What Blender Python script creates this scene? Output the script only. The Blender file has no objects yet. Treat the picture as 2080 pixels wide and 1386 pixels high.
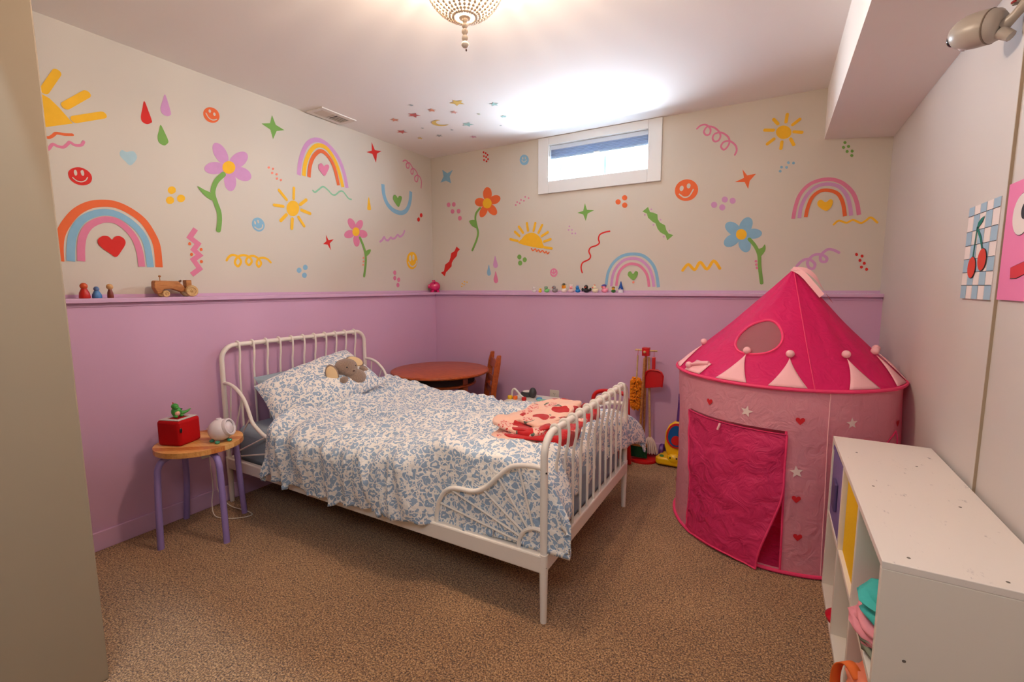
import bpy, math, random
from mathutils import Vector, Matrix, noise
random.seed(11)
sc = bpy.context.scene
COL = sc.collection
PI = math.pi
# ------------------------------------------------------------------ camera
cd = bpy.data.cameras.new('camera'); cam = bpy.data.objects.new('camera', cd); COL.objects.link(cam)
cd.sensor_width = 36.0; cd.lens = 936.476 * 36.0 / 2080.0; cd.clip_start = 0.02
yaw, pit, rol = 0.5153, -0.1164, -0.0034
_fw = Vector((-math.sin(yaw)*math.cos(pit), math.cos(yaw)*math.cos(pit), math.sin(pit)))
_rt = Vector((math.cos(yaw), math.sin(yaw), 0)); _up = _rt.cross(_fw)
_r2 = _rt*math.cos(rol) + _up*math.sin(rol); _u2 = _up*math.cos(rol) - _rt*math.sin(rol)
cam.matrix_world = Matrix(((_r2.x, _u2.x, -_fw.x, 2.6814), (_r2.y, _u2.y, -_fw.y, -3.3), (_r2.z, _u2.z, -_fw.z, 1.1683), (0, 0, 0, 1)))
sc.camera = cam
sc.cycles.max_bounces = 8; sc.cycles.diffuse_bounces = 5; sc.cycles.glossy_bounces = 3; sc.cycles.transparent_max_bounces = 8; sc.cycles.caustics_reflective = False; sc.cycles.caustics_refractive = False
# ------------------------------------------------------------------ world, daylight, exposure
vs = sc.view_settings
vs.view_transform = 'Standard'; vs.look = 'None'; vs.gamma = 1.0; vs.use_curve_mapping = False
vs.exposure = -0.12
w = bpy.data.worlds.new('overcast_sky'); sc.world = w; w.use_nodes = True
bg = w.node_tree.nodes['Background']; bg.inputs[0].default_value = (0.86, 0.94, 1.0, 1); bg.inputs[1].default_value = 5.0

def area_light(name, loc, target, size, size_y, power, color, spread=180):
    l = bpy.data.lights.new(name, 'AREA'); l.shape = 'RECTANGLE'; l.size = size; l.size_y = size_y
    l.energy = power; l.color = color; l.spread = math.radians(spread)
    o = bpy.data.objects.new(name, l); COL.objects.link(o); o.location = loc
    d = Vector(target) - Vector(loc); o.rotation_euler = d.to_track_quat('-Z', 'Y').to_euler()
    return o
def point_light(name, loc, power, color, radius):
    l = bpy.data.lights.new(name, 'POINT'); l.energy = power; l.color = color; l.shadow_soft_size = radius
    o = bpy.data.objects.new(name, l); COL.objects.link(o); o.location = loc
    return o
# daylight through the small window (snow-bright, cool)
area_light('window_daylight', (1.514, 0.215, 2.06), (1.50, -0.8, 2.35), 0.72, 0.22, 90, (0.78, 0.88, 1.0))
# warm lamp inside the beaded ceiling light
CH = (1.764, -1.982)
point_light('ceiling_lamp_bulb', (CH[0], CH[1], 2.150), 94, (1.0, 0.79, 0.61), 0.034)
# two helper lights added out of view behind the doorway
area_light('added_hall_fill', (2.3, -3.75, 2.25), (1.5, -2.8, 0.5), 1.4, 0.6, 28, (0.84, 0.91, 1.0))  # soft fill added from behind the camera, not a known fixture
area_light('added_floor_patch_light', (1.75, -2.992, 2.262), (1.75, -2.99, 0.0), 1.4, 0.012, 9, (0.52, 0.76, 1.0), 110)  # invented strip light, added to cast the cool patch on the near carpet

# ------------------------------------------------------------------ helpers
def lin(c):
    c = c/255.0
    return c/12.92 if c <= 0.04045 else ((c+0.055)/1.055)**2.4
def rgb(c): return (lin(c[0]), lin(c[1]), lin(c[2]), 1.0)
MATS = {}
def nd(nt, t, **kw):
    n = nt.nodes.new(t)
    for k, v in kw.items():
        if k.startswith('i_'):
            key = k[2:]
            n.inputs[int(key) if key.isdigit() else key.replace('_', ' ')].default_value = v
        else: setattr(n, k, v)
    return n
def mat(name, c=(200, 200, 200), rough=0.6, metal=0.0, spec=0.4, bump=None, var=None, emit=None, sheen=0.0, sss=0.0, coat=0.0):
    if name in MATS: return MATS[name]
    m = bpy.data.materials.new(name); m.use_nodes = True; nt = m.node_tree
    b = nt.nodes['Principled BSDF']
    b.inputs['Base Color'].default_value = rgb(c); b.inputs['Roughness'].default_value = rough
    b.inputs['Metallic'].default_value = metal; b.inputs['Specular IOR Level'].default_value = spec
    if sheen: b.inputs['Sheen Weight'].default_value = sheen
    if coat: b.inputs['Coat Weight'].default_value = coat
    if sss: b.inputs['Subsurface Weight'].default_value = sss; b.inputs['Subsurface Scale'].default_value = 0.01
    if emit: b.inputs['Emission Color'].default_value = rgb(emit[0]); b.inputs['Emission Strength'].default_value = emit[1]
    tc = nd(nt, 'ShaderNodeTexCoord')
    if var:                                       # (scale, amount): gentle tone variation of the surface colour
        n = nd(nt, 'ShaderNodeTexNoise', i_Scale=var[0], i_Detail=4.0); nt.links.new(tc.outputs['Object'], n.inputs['Vector'])
        hs = nd(nt, 'ShaderNodeHueSaturation'); hs.inputs['Color'].default_value = rgb(c)
        mr = nd(nt, 'ShaderNodeMapRange', i_3=1-var[1], i_4=1+var[1]); nt.links.new(n.outputs['Fac'], mr.inputs[0])
        nt.links.new(mr.outputs[0], hs.inputs['Value']); nt.links.new(hs.outputs[0], b.inputs['Base Color'])
    if bump:                                      # (scale, strength, distance)
        n = nd(nt, 'ShaderNodeTexNoise', i_Scale=bump[0], i_Detail=3.0); nt.links.new(tc.outputs['Object'], n.inputs['Vector'])
        bp = nd(nt, 'ShaderNodeBump', i_Strength=bump[1], i_Distance=bump[2]); nt.links.new(n.outputs['Fac'], bp.inputs['Height'])
        nt.links.new(bp.outputs[0], b.inputs['Normal'])
    MATS[name] = m
    return m

class MB:
    """collects geometry; off is subtracted so that world coordinates become local to a thing's root"""
    def __init__(s, off=(0, 0, 0)): s.v = []; s.f = []; s.mi = []; s.cur = 0; s.off = Vector(off)
    def add(s, vs_, fs):
        o = len(s.v); s.v += [tuple(Vector(v) - s.off) for v in vs_]
        s.f += [[i+o for i in f] for f in fs]; s.mi += [s.cur]*len(fs); return s
    def box(s, lo, hi, R=None, piv=None):
        vs_ = [Vector((x, y, z)) for x in (lo[0], hi[0]) for y in (lo[1], hi[1]) for z in (lo[2], hi[2])]
        if R is not None:
            p = Vector(piv) if piv is not None else (Vector(lo)+Vector(hi))/2
            vs_ = [R @ (v-p) + p for v in vs_]
        return s.add(vs_, [(0, 1, 3, 2), (4, 6, 7, 5), (0, 4, 5, 1), (2, 3, 7, 6), (0, 2, 6, 4), (1, 5, 7, 3)])
    def tube(s, pts, r, n=8, closed=False, caps=True):
        P = [Vector(p) for p in pts]; m = len(P); rs = r if isinstance(r, (list, tuple)) else [r]*m
        vs_ = []; up = None
        for i, p in enumerate(P):
            if closed: t = P[(i+1) % m] - P[i-1]
            else: t = P[min(i+1, m-1)] - P[max(i-1, 0)]
            t.normalize()
            if up is None:
                up = Vector((0, 0, 1)) if abs(t.z) < 0.9 else Vector((1, 0, 0))
            a = t.cross(up)
            if a.length < 1e-6: a = t.cross(Vector((0.3, 1, 0.2)))
            a.normalize(); up = a.cross(t)
            for k in range(n):
                an = 2*PI*k/n; vs_.append(p + (a*math.cos(an) + up*math.sin(an))*rs[i])
        fs = []
        for i in range(m if closed else m-1):
            j = (i+1) % m
            for k in range(n): fs.append((i*n+k, i*n+(k+1) % n, j*n+(k+1) % n, j*n+k))
        if caps and not closed: fs += [tuple(range(n))[::-1], tuple((m-1)*n+k for k in range(n))]
        return s.add(vs_, fs)
    def lathe(s, prof, c=(0, 0, 0), n=24, R=None):
        c = Vector(c); vs_ = []; fs = []; m = len(prof)
        for (r, z) in prof:
            for k in range(n):
                v = Vector((r*math.cos(2*PI*k/n), r*math.sin(2*PI*k/n), z))
                vs_.append((R @ v if R is not None else v) + c)
        for i in range(m-1):
            for k in range(n): fs.append((i*n+k, i*n+(k+1) % n, (i+1)*n+(k+1) % n, (i+1)*n+k))
        if prof[0][0] > 1e-5: fs.append(tuple(range(n))[::-1])
        if prof[-1][0] > 1e-5: fs.append(tuple((m-1)*n+k for k in range(n)))
        return s.add(vs_, fs)
    def ball(s, c, r, sc_=(1, 1, 1), n=14, R=None, rough=0.0, sd=0):
        c = Vector(c); m = max(6, n*2//3); vs_ = [ ]; fs = []
        for i in range(m+1):
            ph = PI*i/m
            for k in range(n):
                v = Vector((math.sin(ph)*math.cos(2*PI*k/n), math.sin(ph)*math.sin(2*PI*k/n), math.cos(ph)))
                q = 1 + rough*noise.noise(v*3.1 + Vector((sd, sd*1.7, 0)))
                v = Vector((v.x*r*sc_[0]*q, v.y*r*sc_[1]*q, v.z*r*sc_[2]*q))
                vs_.append((R @ v if R is not None else v) + c)
        for i in range(m):
            for k in range(n): fs.append((i*n+k, i*n+(k+1) % n, (i+1)*n+(k+1) % n, (i+1)*n+k)[::-1])
        return s.add(vs_, fs)
    def prism(s, poly, d, Mx=None):
        """2D polygon (x,y) extruded along z by d, placed by matrix"""
        n = len(poly); vs_ = [Vector((p[0], p[1], 0)) for p in poly] + [Vector((p[0], p[1], d)) for p in poly]
        if Mx is not None: vs_ = [Mx @ v for v in vs_]
        return s.add(vs_, [tuple(range(n))[::-1], tuple(range(n, 2*n))] + [(i, (i+1) % n, n+(i+1) % n, n+i) for i in range(n)])
    def grid(s, fn, nu, nv, keep=None, cu=False):
        vs_ = [fn(i/nu, j/nv) for i in range(nu if cu else nu+1) for j in range(nv+1)]; fs = []
        w_ = nv+1; m = nu if cu else nu+1
        for i in range(nu):
            for j in range(nv):
                if keep is None or keep((i+.5)/nu, (j+.5)/nv): fs.append((i*w_+j, ((i+1) % m)*w_+j, ((i+1) % m)*w_+j+1, i*w_+j+1))
        return s.add(vs_, fs)
    def build(s, name, m, parent=None, smooth=True, bevel=0, seg=2, sub=0, solid=0, label=None, angle=42):
        me = bpy.data.meshes.new(name); me.from_pydata([tuple(v) for v in s.v], [], s.f); me.validate(clean_customdata=False)
        for x in (m if isinstance(m, (list, tuple)) else [m]): me.materials.append(x)
        if isinstance(m, (list, tuple)) and len(me.polygons) == len(s.mi):
            me.polygons.foreach_set('material_index', s.mi)
        if smooth:
            me.polygons.foreach_set('use_smooth', [True]*len(me.polygons))
            me.set_sharp_from_angle(angle=math.radians(angle))
        me.update()
        o = bpy.data.objects.new(name, me); COL.objects.link(o)
        if parent is not None: o.parent = parent
        if solid: md = o.modifiers.new('thickness', 'SOLIDIFY'); md.thickness = solid; md.offset = 0
        if bevel: md = o.modifiers.new('bevel', 'BEVEL'); md.width = bevel; md.segments = seg; md.limit_method = 'ANGLE'; md.angle_limit = math.radians(40)
        if sub: md = o.modifiers.new('subdivision', 'SUBSURF'); md.levels = sub; md.render_levels = sub
        if label: o['label'] = label
        return o
def tag(o, label, cat, group=None):
    o['label'] = label; o['category'] = cat
    if group: o['group'] = group
    return o
def thing(name, label, cat, loc=(0, 0, 0), rz=0.0, group=None):
    o = bpy.data.objects.new(name, None); COL.objects.link(o); o.empty_display_size = 0.05
    o.location = loc; o.rotation_euler = (0, 0, rz)
    return tag(o, label, cat, group)
def struct(o):
    o['kind'] = 'structure'; return o
def smoothpts(pts, k=6, closed=False):
    P = [Vector(p) for p in pts]; n = len(P); out = []
    for i in range(n if closed else n-1):
        if closed: a, b, c, d = P[i-1], P[i], P[(i+1) % n], P[(i+2) % n]
        else: a, b, c, d = P[max(i-1, 0)], P[i], P[i+1], P[min(i+2, n-1)]
        for j in range(k):
            t = j/k; t2 = t*t; t3 = t2*t
            out.append(0.5*((2*b) + (c-a)*t + (2*a-5*b+4*c-d)*t2 + (3*b-a-3*c+d)*t3))
    if not closed: out.append(P[-1])
    return out
def RX(a): return Matrix.Rotation(a, 3, 'X')
def RY(a): return Matrix.Rotation(a, 3, 'Y')
def RZ(a): return Matrix.Rotation(a, 3, 'Z')
def sstep(a, b, x):
    t = min(1, max(0, (x-a)/(b-a))); return t*t*(3-2*t)
def gauss(x, s): return math.exp(-(x/s)**2)
def fbm(x, y, z=0.0, o=3):
    a = 0; f = 1; g = 1
    for _ in range(o): a += g*noise.noise(Vector((x*f, y*f, z*f + 7.3))); f *= 2.03; g *= 0.5
    return a
MURAL = [
('L','painted_sun','large yellow quarter sun at the left end of the wall',[('yellow',None,[('q',0,[-2560,1976,-2540,1976,-2516,1973,-2482,1959,-2454,1930,-2434,1904,-2415,1879,-2415,1878,-2519,1831,-2576,1805])]),('yellow','sun_ray',[('s',29.4,[-2495,1986,-2450,2072]),('s',31.1,[-2432,1946,-2358,2018]),('s',29.6,[-2407,1897,-2307,1946])])]),
('L','painted_squiggle','short orange wave under the quarter sun',[('orange',None,[('s',11.1,[-2538,1802,-2519,1800,-2500,1797,-2485,1809,-2473,1822,-2447,1824,-2421,1830])])]),
('L','painted_squiggle','pink wave beneath the orange wave',[('pink',None,[('s',11.3,[-2545,1730,-2520,1741,-2504,1750,-2489,1773,-2474,1769,-2455,1770,-2439,1788,-2432,1796,-2415,1788,-2394,1794,-2385,1810])])]),
('L','painted_raindrop','red raindrop',[('red',None,[('p',0,[-2139,2062,-2150,2022,-2159,1983,-2155,1962,-2136,1956,-2118,1968,-2114,1978,-2125,2021])])]),
('L','painted_raindrop','lilac raindrop above the green one',[('lilac',None,[('p',0,[-2047,2123,-2061,2087,-2072,2051,-2067,2027,-2045,2020,-2030,2031,-2027,2042,-2035,2083])])]),
('L','painted_raindrop','green raindrop',[('green',None,[('p',0,[-2078,1970,-2088,1939,-2096,1909,-2092,1883,-2071,1874,-2054,1888,-2050,1903,-2062,1937])])]),
('L','painted_smiley','orange smiley face near the raindrops',[('orange',None,[('p',0,[-1798,2073,-1813,2059,-1831,2052,-1849,2052,-1864,2061,-1872,2075,-1872,2093,-1864,2110,-1849,2124,-1831,2131,-1813,2131,-1798,2123,-1790,2108,-1790,2090])]),('wallcream','face',[('p',0,[-1833,2113,-1833,2108,-1835,2103,-1839,2100,-1842,2101,-1845,2105,-1845,2110,-1843,2115,-1840,2118,-1836,2117]),('p',0,[-1810,2104,-1810,2098,-1812,2094,-1815,2091,-1819,2092,-1822,2096,-1822,2101,-1820,2106,-1817,2109,-1813,2108]),('s',5.3,[-1859,2092,-1847,2073,-1827,2067,-1806,2077])])]),
('L','painted_heart','faded pale blue heart',[('pale_blue',None,[('p',0,[-2257,1795,-2247,1809,-2230,1804,-2216,1811,-2200,1813,-2190,1793,-2200,1768,-2221,1746,-2239,1761,-2255,1778])])]),
('L','painted_smiley','red smiley face above the orange and blue rainbow',[('red',None,[('p',0,[-2371,1648,-2380,1633,-2396,1623,-2414,1620,-2431,1625,-2444,1637,-2449,1652,-2448,1669,-2438,1683,-2423,1693,-2406,1697,-2388,1692,-2375,1681,-2369,1665])]),('wallcream','face',[('p',0,[-2419,1674,-2419,1668,-2420,1663,-2422,1660,-2424,1658,-2427,1659,-2429,1663,-2430,1668,-2430,1673,-2429,1678,-2427,1681,-2425,1683,-2422,1682,-2420,1678]),('p',0,[-2395,1677,-2395,1672,-2396,1667,-2398,1663,-2400,1662,-2403,1663,-2405,1666,-2406,1671,-2407,1677,-2406,1682,-2403,1685,-2401,1687,-2398,1686,-2396,1682]),('s',3.9,[-2436,1648,-2424,1637,-2408,1635,-2393,1644,-2385,1658])])]),
('L','painted_flower','big lilac flower with a yellow centre',[('lilac',None,[('p',0,[-1827,1948,-1812,1953,-1794,1949,-1776,1935,-1763,1914,-1757,1890,-1760,1868,-1770,1853,-1786,1848,-1804,1853,-1821,1868,-1834,1889,-1839,1912,-1837,1933]),('p',0,[-1650,1936,-1645,1920,-1652,1898,-1668,1874,-1691,1853,-1716,1839,-1738,1836,-1752,1842,-1756,1858,-1750,1879,-1734,1902,-1712,1923,-1687,1937,-1665,1942]),('p',0,[-1636,1801,-1649,1787,-1670,1779,-1694,1778,-1716,1785,-1733,1797,-1740,1813,-1737,1829,-1725,1843,-1705,1851,-1681,1853,-1658,1847,-1641,1835,-1633,1818]),('p',0,[-1756,1708,-1771,1710,-1783,1722,-1789,1741,-1790,1765,-1784,1788,-1773,1806,-1759,1816,-1744,1815,-1732,1803,-1725,1784,-1724,1759,-1730,1736,-1742,1717]),('p',0,[-1889,1802,-1883,1817,-1868,1832,-1847,1844,-1823,1850,-1801,1850,-1786,1843,-1781,1830,-1787,1814,-1802,1799,-1824,1787,-1848,1781,-1870,1782,-1884,1789])]),('yellow','flower_center',[('p',0,[-1723,1843,-1728,1827,-1739,1813,-1754,1803,-1769,1800,-1783,1804,-1792,1814,-1794,1828,-1790,1844,-1779,1858,-1764,1868,-1749,1871,-1735,1868,-1726,1858])]),('green','stem',[('s',25.1,[-1791,1792,-1828,1753,-1849,1711,-1854,1674,-1844,1631,-1831,1587,-1830,1546,-1836,1506,-1841,1485]),('p',0,[-1931,1703,-1898,1691,-1862,1677,-1852,1643,-1880,1648,-1908,1670])])]),
('L','painted_rainbow','orange, blue and pink rainbow',[('orange',None,[('S',31.8,[-2510,1285,-2507,1346,-2497,1398,-2473,1450,-2436,1502,-2389,1538,-2338,1554,-2290,1554,-2239,1533,-2190,1493,-2158,1434,-2141,1373,-2140,1273])]),('blue','rainbow_band',[('S',29.4,[-2473,1287,-2468,1341,-2458,1397,-2434,1451,-2396,1490,-2341,1514,-2290,1510,-2243,1482,-2203,1435,-2183,1375,-2177,1272])]),('pink','rainbow_band',[('S',28.0,[-2438,1289,-2433,1352,-2421,1405,-2397,1446,-2363,1472,-2330,1483,-2293,1478,-2257,1448,-2230,1404,-2216,1344,-2213,1273])]),('red','heart',[('p',0,[-2320,1393,-2332,1406,-2352,1407,-2370,1392,-2373,1372,-2359,1351,-2335,1331,-2311,1314,-2287,1346,-2270,1378,-2273,1400,-2291,1412,-2310,1406])])]),
('L','painted_dots','three yellow dots',[('yellow',None,[('p',0,[-2035,1665,-2037,1656,-2043,1649,-2051,1644,-2059,1642,-2066,1645,-2070,1650,-2072,1658,-2069,1667,-2064,1674,-2056,1679,-2048,1681,-2040,1678,-2036,1673]),('p',0,[-2047,1613,-2049,1604,-2055,1597,-2063,1592,-2071,1591,-2078,1593,-2082,1599,-2084,1607,-2081,1615,-2076,1623,-2068,1627,-2060,1629,-2053,1626,-2048,1621]),('p',0,[-1995,1630,-1998,1621,-2004,1614,-2012,1609,-2020,1607,-2027,1610,-2032,1616,-2033,1624,-2031,1632,-2025,1640,-2017,1645,-2009,1646,-2001,1644,-1996,1638])])]),
('L','painted_zigzag','pink zigzag with orange dots',[('pink',None,[('Z',25.6,[-1956,1480,-1988,1433,-1950,1403,-1974,1370,-1947,1343,-1980,1318,-1952,1272,-1994,1239])]),('orange','dots',[('p',0,[-1984,1400,-1985,1395,-1989,1392,-1994,1392,-1998,1395,-1999,1399,-1997,1404,-1993,1408,-1988,1408,-1985,1405]),('p',0,[-1930,1374,-1931,1369,-1936,1366,-1941,1366,-1944,1368,-1945,1373,-1944,1378,-1939,1382,-1934,1382,-1931,1379]),('p',0,[-1979,1346,-1981,1341,-1985,1337,-1989,1337,-1993,1340,-1994,1345,-1992,1350,-1988,1353,-1983,1353,-1980,1350]),('p',0,[-1933,1310,-1935,1305,-1939,1302,-1944,1302,-1948,1305,-1949,1310,-1947,1315,-1943,1318,-1938,1318,-1935,1315])])]),
('L','painted_star','green four pointed star',[('green',None,[('q',0,[-1479,2199,-1458,2149,-1402,2134,-1455,2114,-1482,2059,-1496,2111,-1550,2130,-1495,2148])])]),
('L','painted_dots','six small orange dots',[('salmon',None,[('p',0,[-1513,1888,-1515,1883,-1519,1880,-1524,1879,-1527,1881,-1529,1884,-1527,1889,-1523,1892,-1518,1893,-1514,1892]),('p',0,[-1486,1886,-1488,1882,-1492,1878,-1497,1877,-1500,1879,-1502,1883,-1500,1887,-1496,1891,-1491,1892,-1487,1890]),('p',0,[-1493,1860,-1495,1856,-1499,1852,-1504,1851,-1508,1853,-1509,1857,-1507,1861,-1503,1865,-1498,1866,-1495,1864]),('p',0,[-1464,1859,-1466,1854,-1470,1851,-1475,1850,-1479,1851,-1480,1855,-1478,1860,-1474,1863,-1469,1864,-1465,1862]),('p',0,[-1464,1833,-1466,1828,-1470,1825,-1475,1824,-1479,1826,-1480,1830,-1478,1834,-1474,1838,-1469,1839,-1465,1837]),('p',0,[-1438,1830,-1440,1826,-1444,1822,-1449,1821,-1453,1823,-1454,1827,-1453,1832,-1448,1835,-1443,1836,-1440,1834])])]),
('L','painted_rainbow','lilac, yellow and orange rainbow with a pink heart',[('lilac',None,[('S',29.0,[-1319,1883,-1305,1962,-1275,2042,-1237,2099,-1183,2134,-1124,2139,-1057,2112,-996,2054,-957,1970,-936,1872])]),('yellow','rainbow_band',[('S',26.3,[-1283,1885,-1267,1965,-1234,2036,-1193,2087,-1145,2109,-1092,2101,-1039,2049,-1001,1973,-973,1871])]),('orange','rainbow_band',[('S',25.1,[-1246,1885,-1233,1956,-1207,2016,-1168,2060,-1134,2074,-1094,2059,-1055,2018,-1030,1961,-1010,1876])]),('pink','heart',[('p',0,[-1124,1980,-1142,1994,-1163,1983,-1168,1954,-1146,1931,-1123,1917,-1097,1952,-1082,1984,-1091,1997,-1112,1991])])]),
('L','painted_squiggle','thin mint green wave under the lilac rainbow',[('mint',None,[('s',11.0,[-1220,1805,-1204,1797,-1176,1818,-1138,1844,-1101,1829,-1068,1806,-1039,1808,-1001,1837,-972,1840,-929,1803,-902,1798])])]),
('L','painted_sun','yellow sun with eight rays',[('yellow',None,[('p',0,[-1329,1675,-1335,1653,-1349,1634,-1368,1622,-1388,1619,-1405,1626,-1416,1641,-1419,1662,-1414,1683,-1400,1702,-1382,1714,-1362,1717,-1344,1711,-1332,1695])]),('yellow','sun_ray',[('s',18.6,[-1416,1716,-1462,1764]),('s',17.2,[-1366,1729,-1359,1796]),('s',20.2,[-1321,1700,-1275,1736]),('s',20.5,[-1314,1666,-1252,1653]),('s',18.3,[-1442,1671,-1501,1670]),('s',18.9,[-1339,1619,-1301,1567]),('s',20.5,[-1383,1602,-1391,1543]),('s',19.8,[-1423,1623,-1464,1582])])]),
('L','painted_smiley','pale blue smiley face',[('blue',None,[('p',0,[-1576,1563,-1570,1546,-1573,1528,-1583,1513,-1598,1503,-1616,1501,-1632,1508,-1644,1520,-1649,1537,-1646,1555,-1637,1570,-1622,1579,-1604,1582,-1588,1576])]),('wallcream','face',[('p',0,[-1624,1552,-1624,1547,-1624,1543,-1626,1541,-1628,1540,-1631,1541,-1633,1544,-1634,1548,-1635,1553,-1634,1557,-1632,1560,-1630,1561,-1628,1559,-1626,1556]),('p',0,[-1605,1561,-1604,1556,-1605,1552,-1607,1549,-1609,1548,-1611,1550,-1614,1553,-1615,1557,-1616,1562,-1615,1566,-1613,1568,-1611,1569,-1608,1568,-1606,1565]),('s',7.3,[-1632,1524,-1612,1514,-1589,1524,-1584,1542])])]),
('L','painted_star','small red four pointed star',[('red',None,[('q',0,[-1135,1527,-1115,1492,-1071,1503,-1106,1472,-1100,1425,-1125,1462,-1162,1462,-1133,1485])])]),
('L','painted_curl','yellow looping curl',[('yellow',None,[('s',13.0,[-1808,1323,-1792,1345,-1770,1355,-1742,1345,-1728,1319,-1747,1292,-1763,1313,-1747,1343,-1712,1357,-1680,1349,-1664,1325,-1683,1302,-1699,1321,-1684,1347,-1651,1356,-1624,1342,-1608,1315,-1625,1294,-1636,1314,-1623,1340,-1594,1348,-1568,1342,-1547,1323])])]),
('L','painted_dots','three pale blue dots',[('blue',None,[('p',0,[-1338,1282,-1340,1274,-1346,1268,-1353,1264,-1361,1264,-1367,1267,-1372,1273,-1373,1280,-1371,1288,-1365,1294,-1358,1298,-1351,1298,-1344,1295,-1339,1289]),('p',0,[-1291,1302,-1293,1294,-1298,1288,-1306,1284,-1314,1284,-1321,1287,-1325,1293,-1326,1301,-1324,1308,-1319,1315,-1311,1318,-1304,1319,-1297,1315,-1292,1309]),('p',0,[-1300,1250,-1303,1243,-1308,1236,-1315,1233,-1323,1233,-1330,1236,-1335,1242,-1336,1250,-1334,1257,-1328,1264,-1321,1267,-1313,1267,-1306,1264,-1302,1258])])]),
('L','painted_flower','pink flower with a yellow centre',[('pink',None,[('p',0,[-931,1661,-916,1664,-900,1659,-884,1647,-873,1630,-868,1612,-871,1597,-881,1587,-896,1584,-913,1590,-928,1602,-939,1619,-944,1636,-941,1651]),('p',0,[-814,1663,-804,1656,-801,1642,-806,1624,-818,1606,-834,1591,-852,1583,-866,1583,-876,1590,-878,1604,-873,1621,-862,1639,-846,1654,-829,1662]),('p',0,[-764,1556,-775,1545,-793,1537,-815,1535,-836,1538,-852,1547,-861,1559,-860,1571,-849,1583,-832,1591,-810,1593,-789,1590,-772,1582,-763,1569]),('p',0,[-869,1467,-882,1470,-893,1481,-899,1498,-900,1517,-895,1535,-885,1549,-872,1555,-858,1553,-847,1542,-841,1525,-840,1506,-845,1487,-855,1473]),('p',0,[-979,1534,-979,1546,-970,1560,-954,1571,-934,1579,-914,1581,-897,1577,-887,1568,-887,1555,-896,1541,-913,1529,-933,1522,-954,1520,-970,1524])]),('yellow','flower_center',[('p',0,[-839,1577,-843,1563,-853,1550,-867,1543,-881,1542,-894,1547,-903,1557,-905,1570,-901,1584,-892,1596,-878,1604,-863,1605,-850,1601,-841,1590])]),('green','stem',[('s',19.9,[-838,1534,-809,1480,-791,1425,-789,1375,-797,1318,-812,1254]),('p',0,[-791,1432,-765,1451,-735,1454,-749,1425,-782,1404])]),('salmon','dots',[('p',0,[-804,1389,-805,1385,-810,1382,-815,1382,-819,1384,-820,1388,-818,1392,-814,1394,-809,1394,-805,1392]),('p',0,[-805,1363,-807,1359,-811,1357,-816,1356,-820,1358,-822,1362,-820,1366,-816,1368,-810,1369,-806,1366]),('p',0,[-809,1338,-811,1334,-815,1331,-820,1331,-824,1333,-825,1337,-824,1341,-819,1343,-814,1343,-810,1341])])]),
('L','painted_raindrop','narrow yellow raindrop',[('yellow',None,[('p',0,[-736,1843,-749,1786,-753,1751,-734,1745,-717,1756,-724,1802])])]),
('L','painted_star','red four pointed star under the ceiling',[('red',None,[('q',0,[-686,2250,-655,2199,-587,2208,-634,2179,-648,2109,-682,2165,-741,2164,-687,2188])])]),
('L','painted_curl','thin dark pink coil near the room corner',[('pink',None,[('s',10.6,[-351,2187,-320,2201,-285,2185,-284,2151,-309,2145,-313,2172,-280,2191,-245,2167,-232,2139,-240,2110,-259,2111,-256,2141,-222,2155,-188,2134,-173,2102,-185,2059,-212,2060,-216,2087,-185,2110,-151,2103,-131,2068,-138,2014])])]),
('L','painted_arch','upside-down pale blue arch with a green heart',[('blue',None,[('S',35.3,[-585,1963,-578,1887,-544,1821,-481,1781,-404,1771,-343,1790,-300,1838,-276,1903,-269,1963])]),('green','heart',[('p',0,[-426,1886,-446,1903,-471,1899,-481,1871,-459,1841,-421,1814,-395,1851,-378,1894,-393,1907,-413,1902])])]),
('L','painted_dots','two red dots next to the room corner',[('red',None,[('p',0,[-127,1787,-129,1779,-134,1773,-142,1768,-150,1767,-157,1770,-161,1775,-163,1783,-161,1791,-156,1798,-148,1802,-140,1803,-133,1801,-129,1795]),('p',0,[-163,1747,-165,1739,-170,1732,-178,1728,-185,1727,-192,1730,-197,1735,-198,1743,-196,1751,-191,1758,-184,1762,-176,1763,-169,1760,-165,1755])])]),
('L','painted_squiggle','lilac scalloped line',[('lilac',None,[('s',16.3,[-636,1522,-613,1536,-591,1560,-576,1543,-549,1540,-519,1564,-501,1556,-472,1564,-439,1592,-417,1580,-382,1597,-358,1631])])]),
('L','painted_smiley','yellow smiley face',[('yellow',None,[('p',0,[-208,1398,-216,1366,-236,1339,-265,1324,-295,1323,-321,1336,-339,1361,-344,1391,-336,1423,-317,1449,-289,1464,-259,1466,-232,1454,-214,1430])]),('wallcream','face',[('p',0,[-286,1413,-287,1403,-292,1394,-297,1389,-303,1389,-309,1393,-312,1402,-313,1412,-311,1422,-307,1431,-301,1436,-295,1436,-290,1432,-287,1424]),('p',0,[-246,1421,-248,1410,-252,1402,-258,1397,-264,1397,-269,1401,-273,1409,-274,1420,-272,1430,-268,1439,-262,1444,-256,1444,-250,1440,-247,1432]),('s',11.6,[-320,1378,-300,1352,-268,1346,-232,1366,-221,1391])])]),
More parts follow.
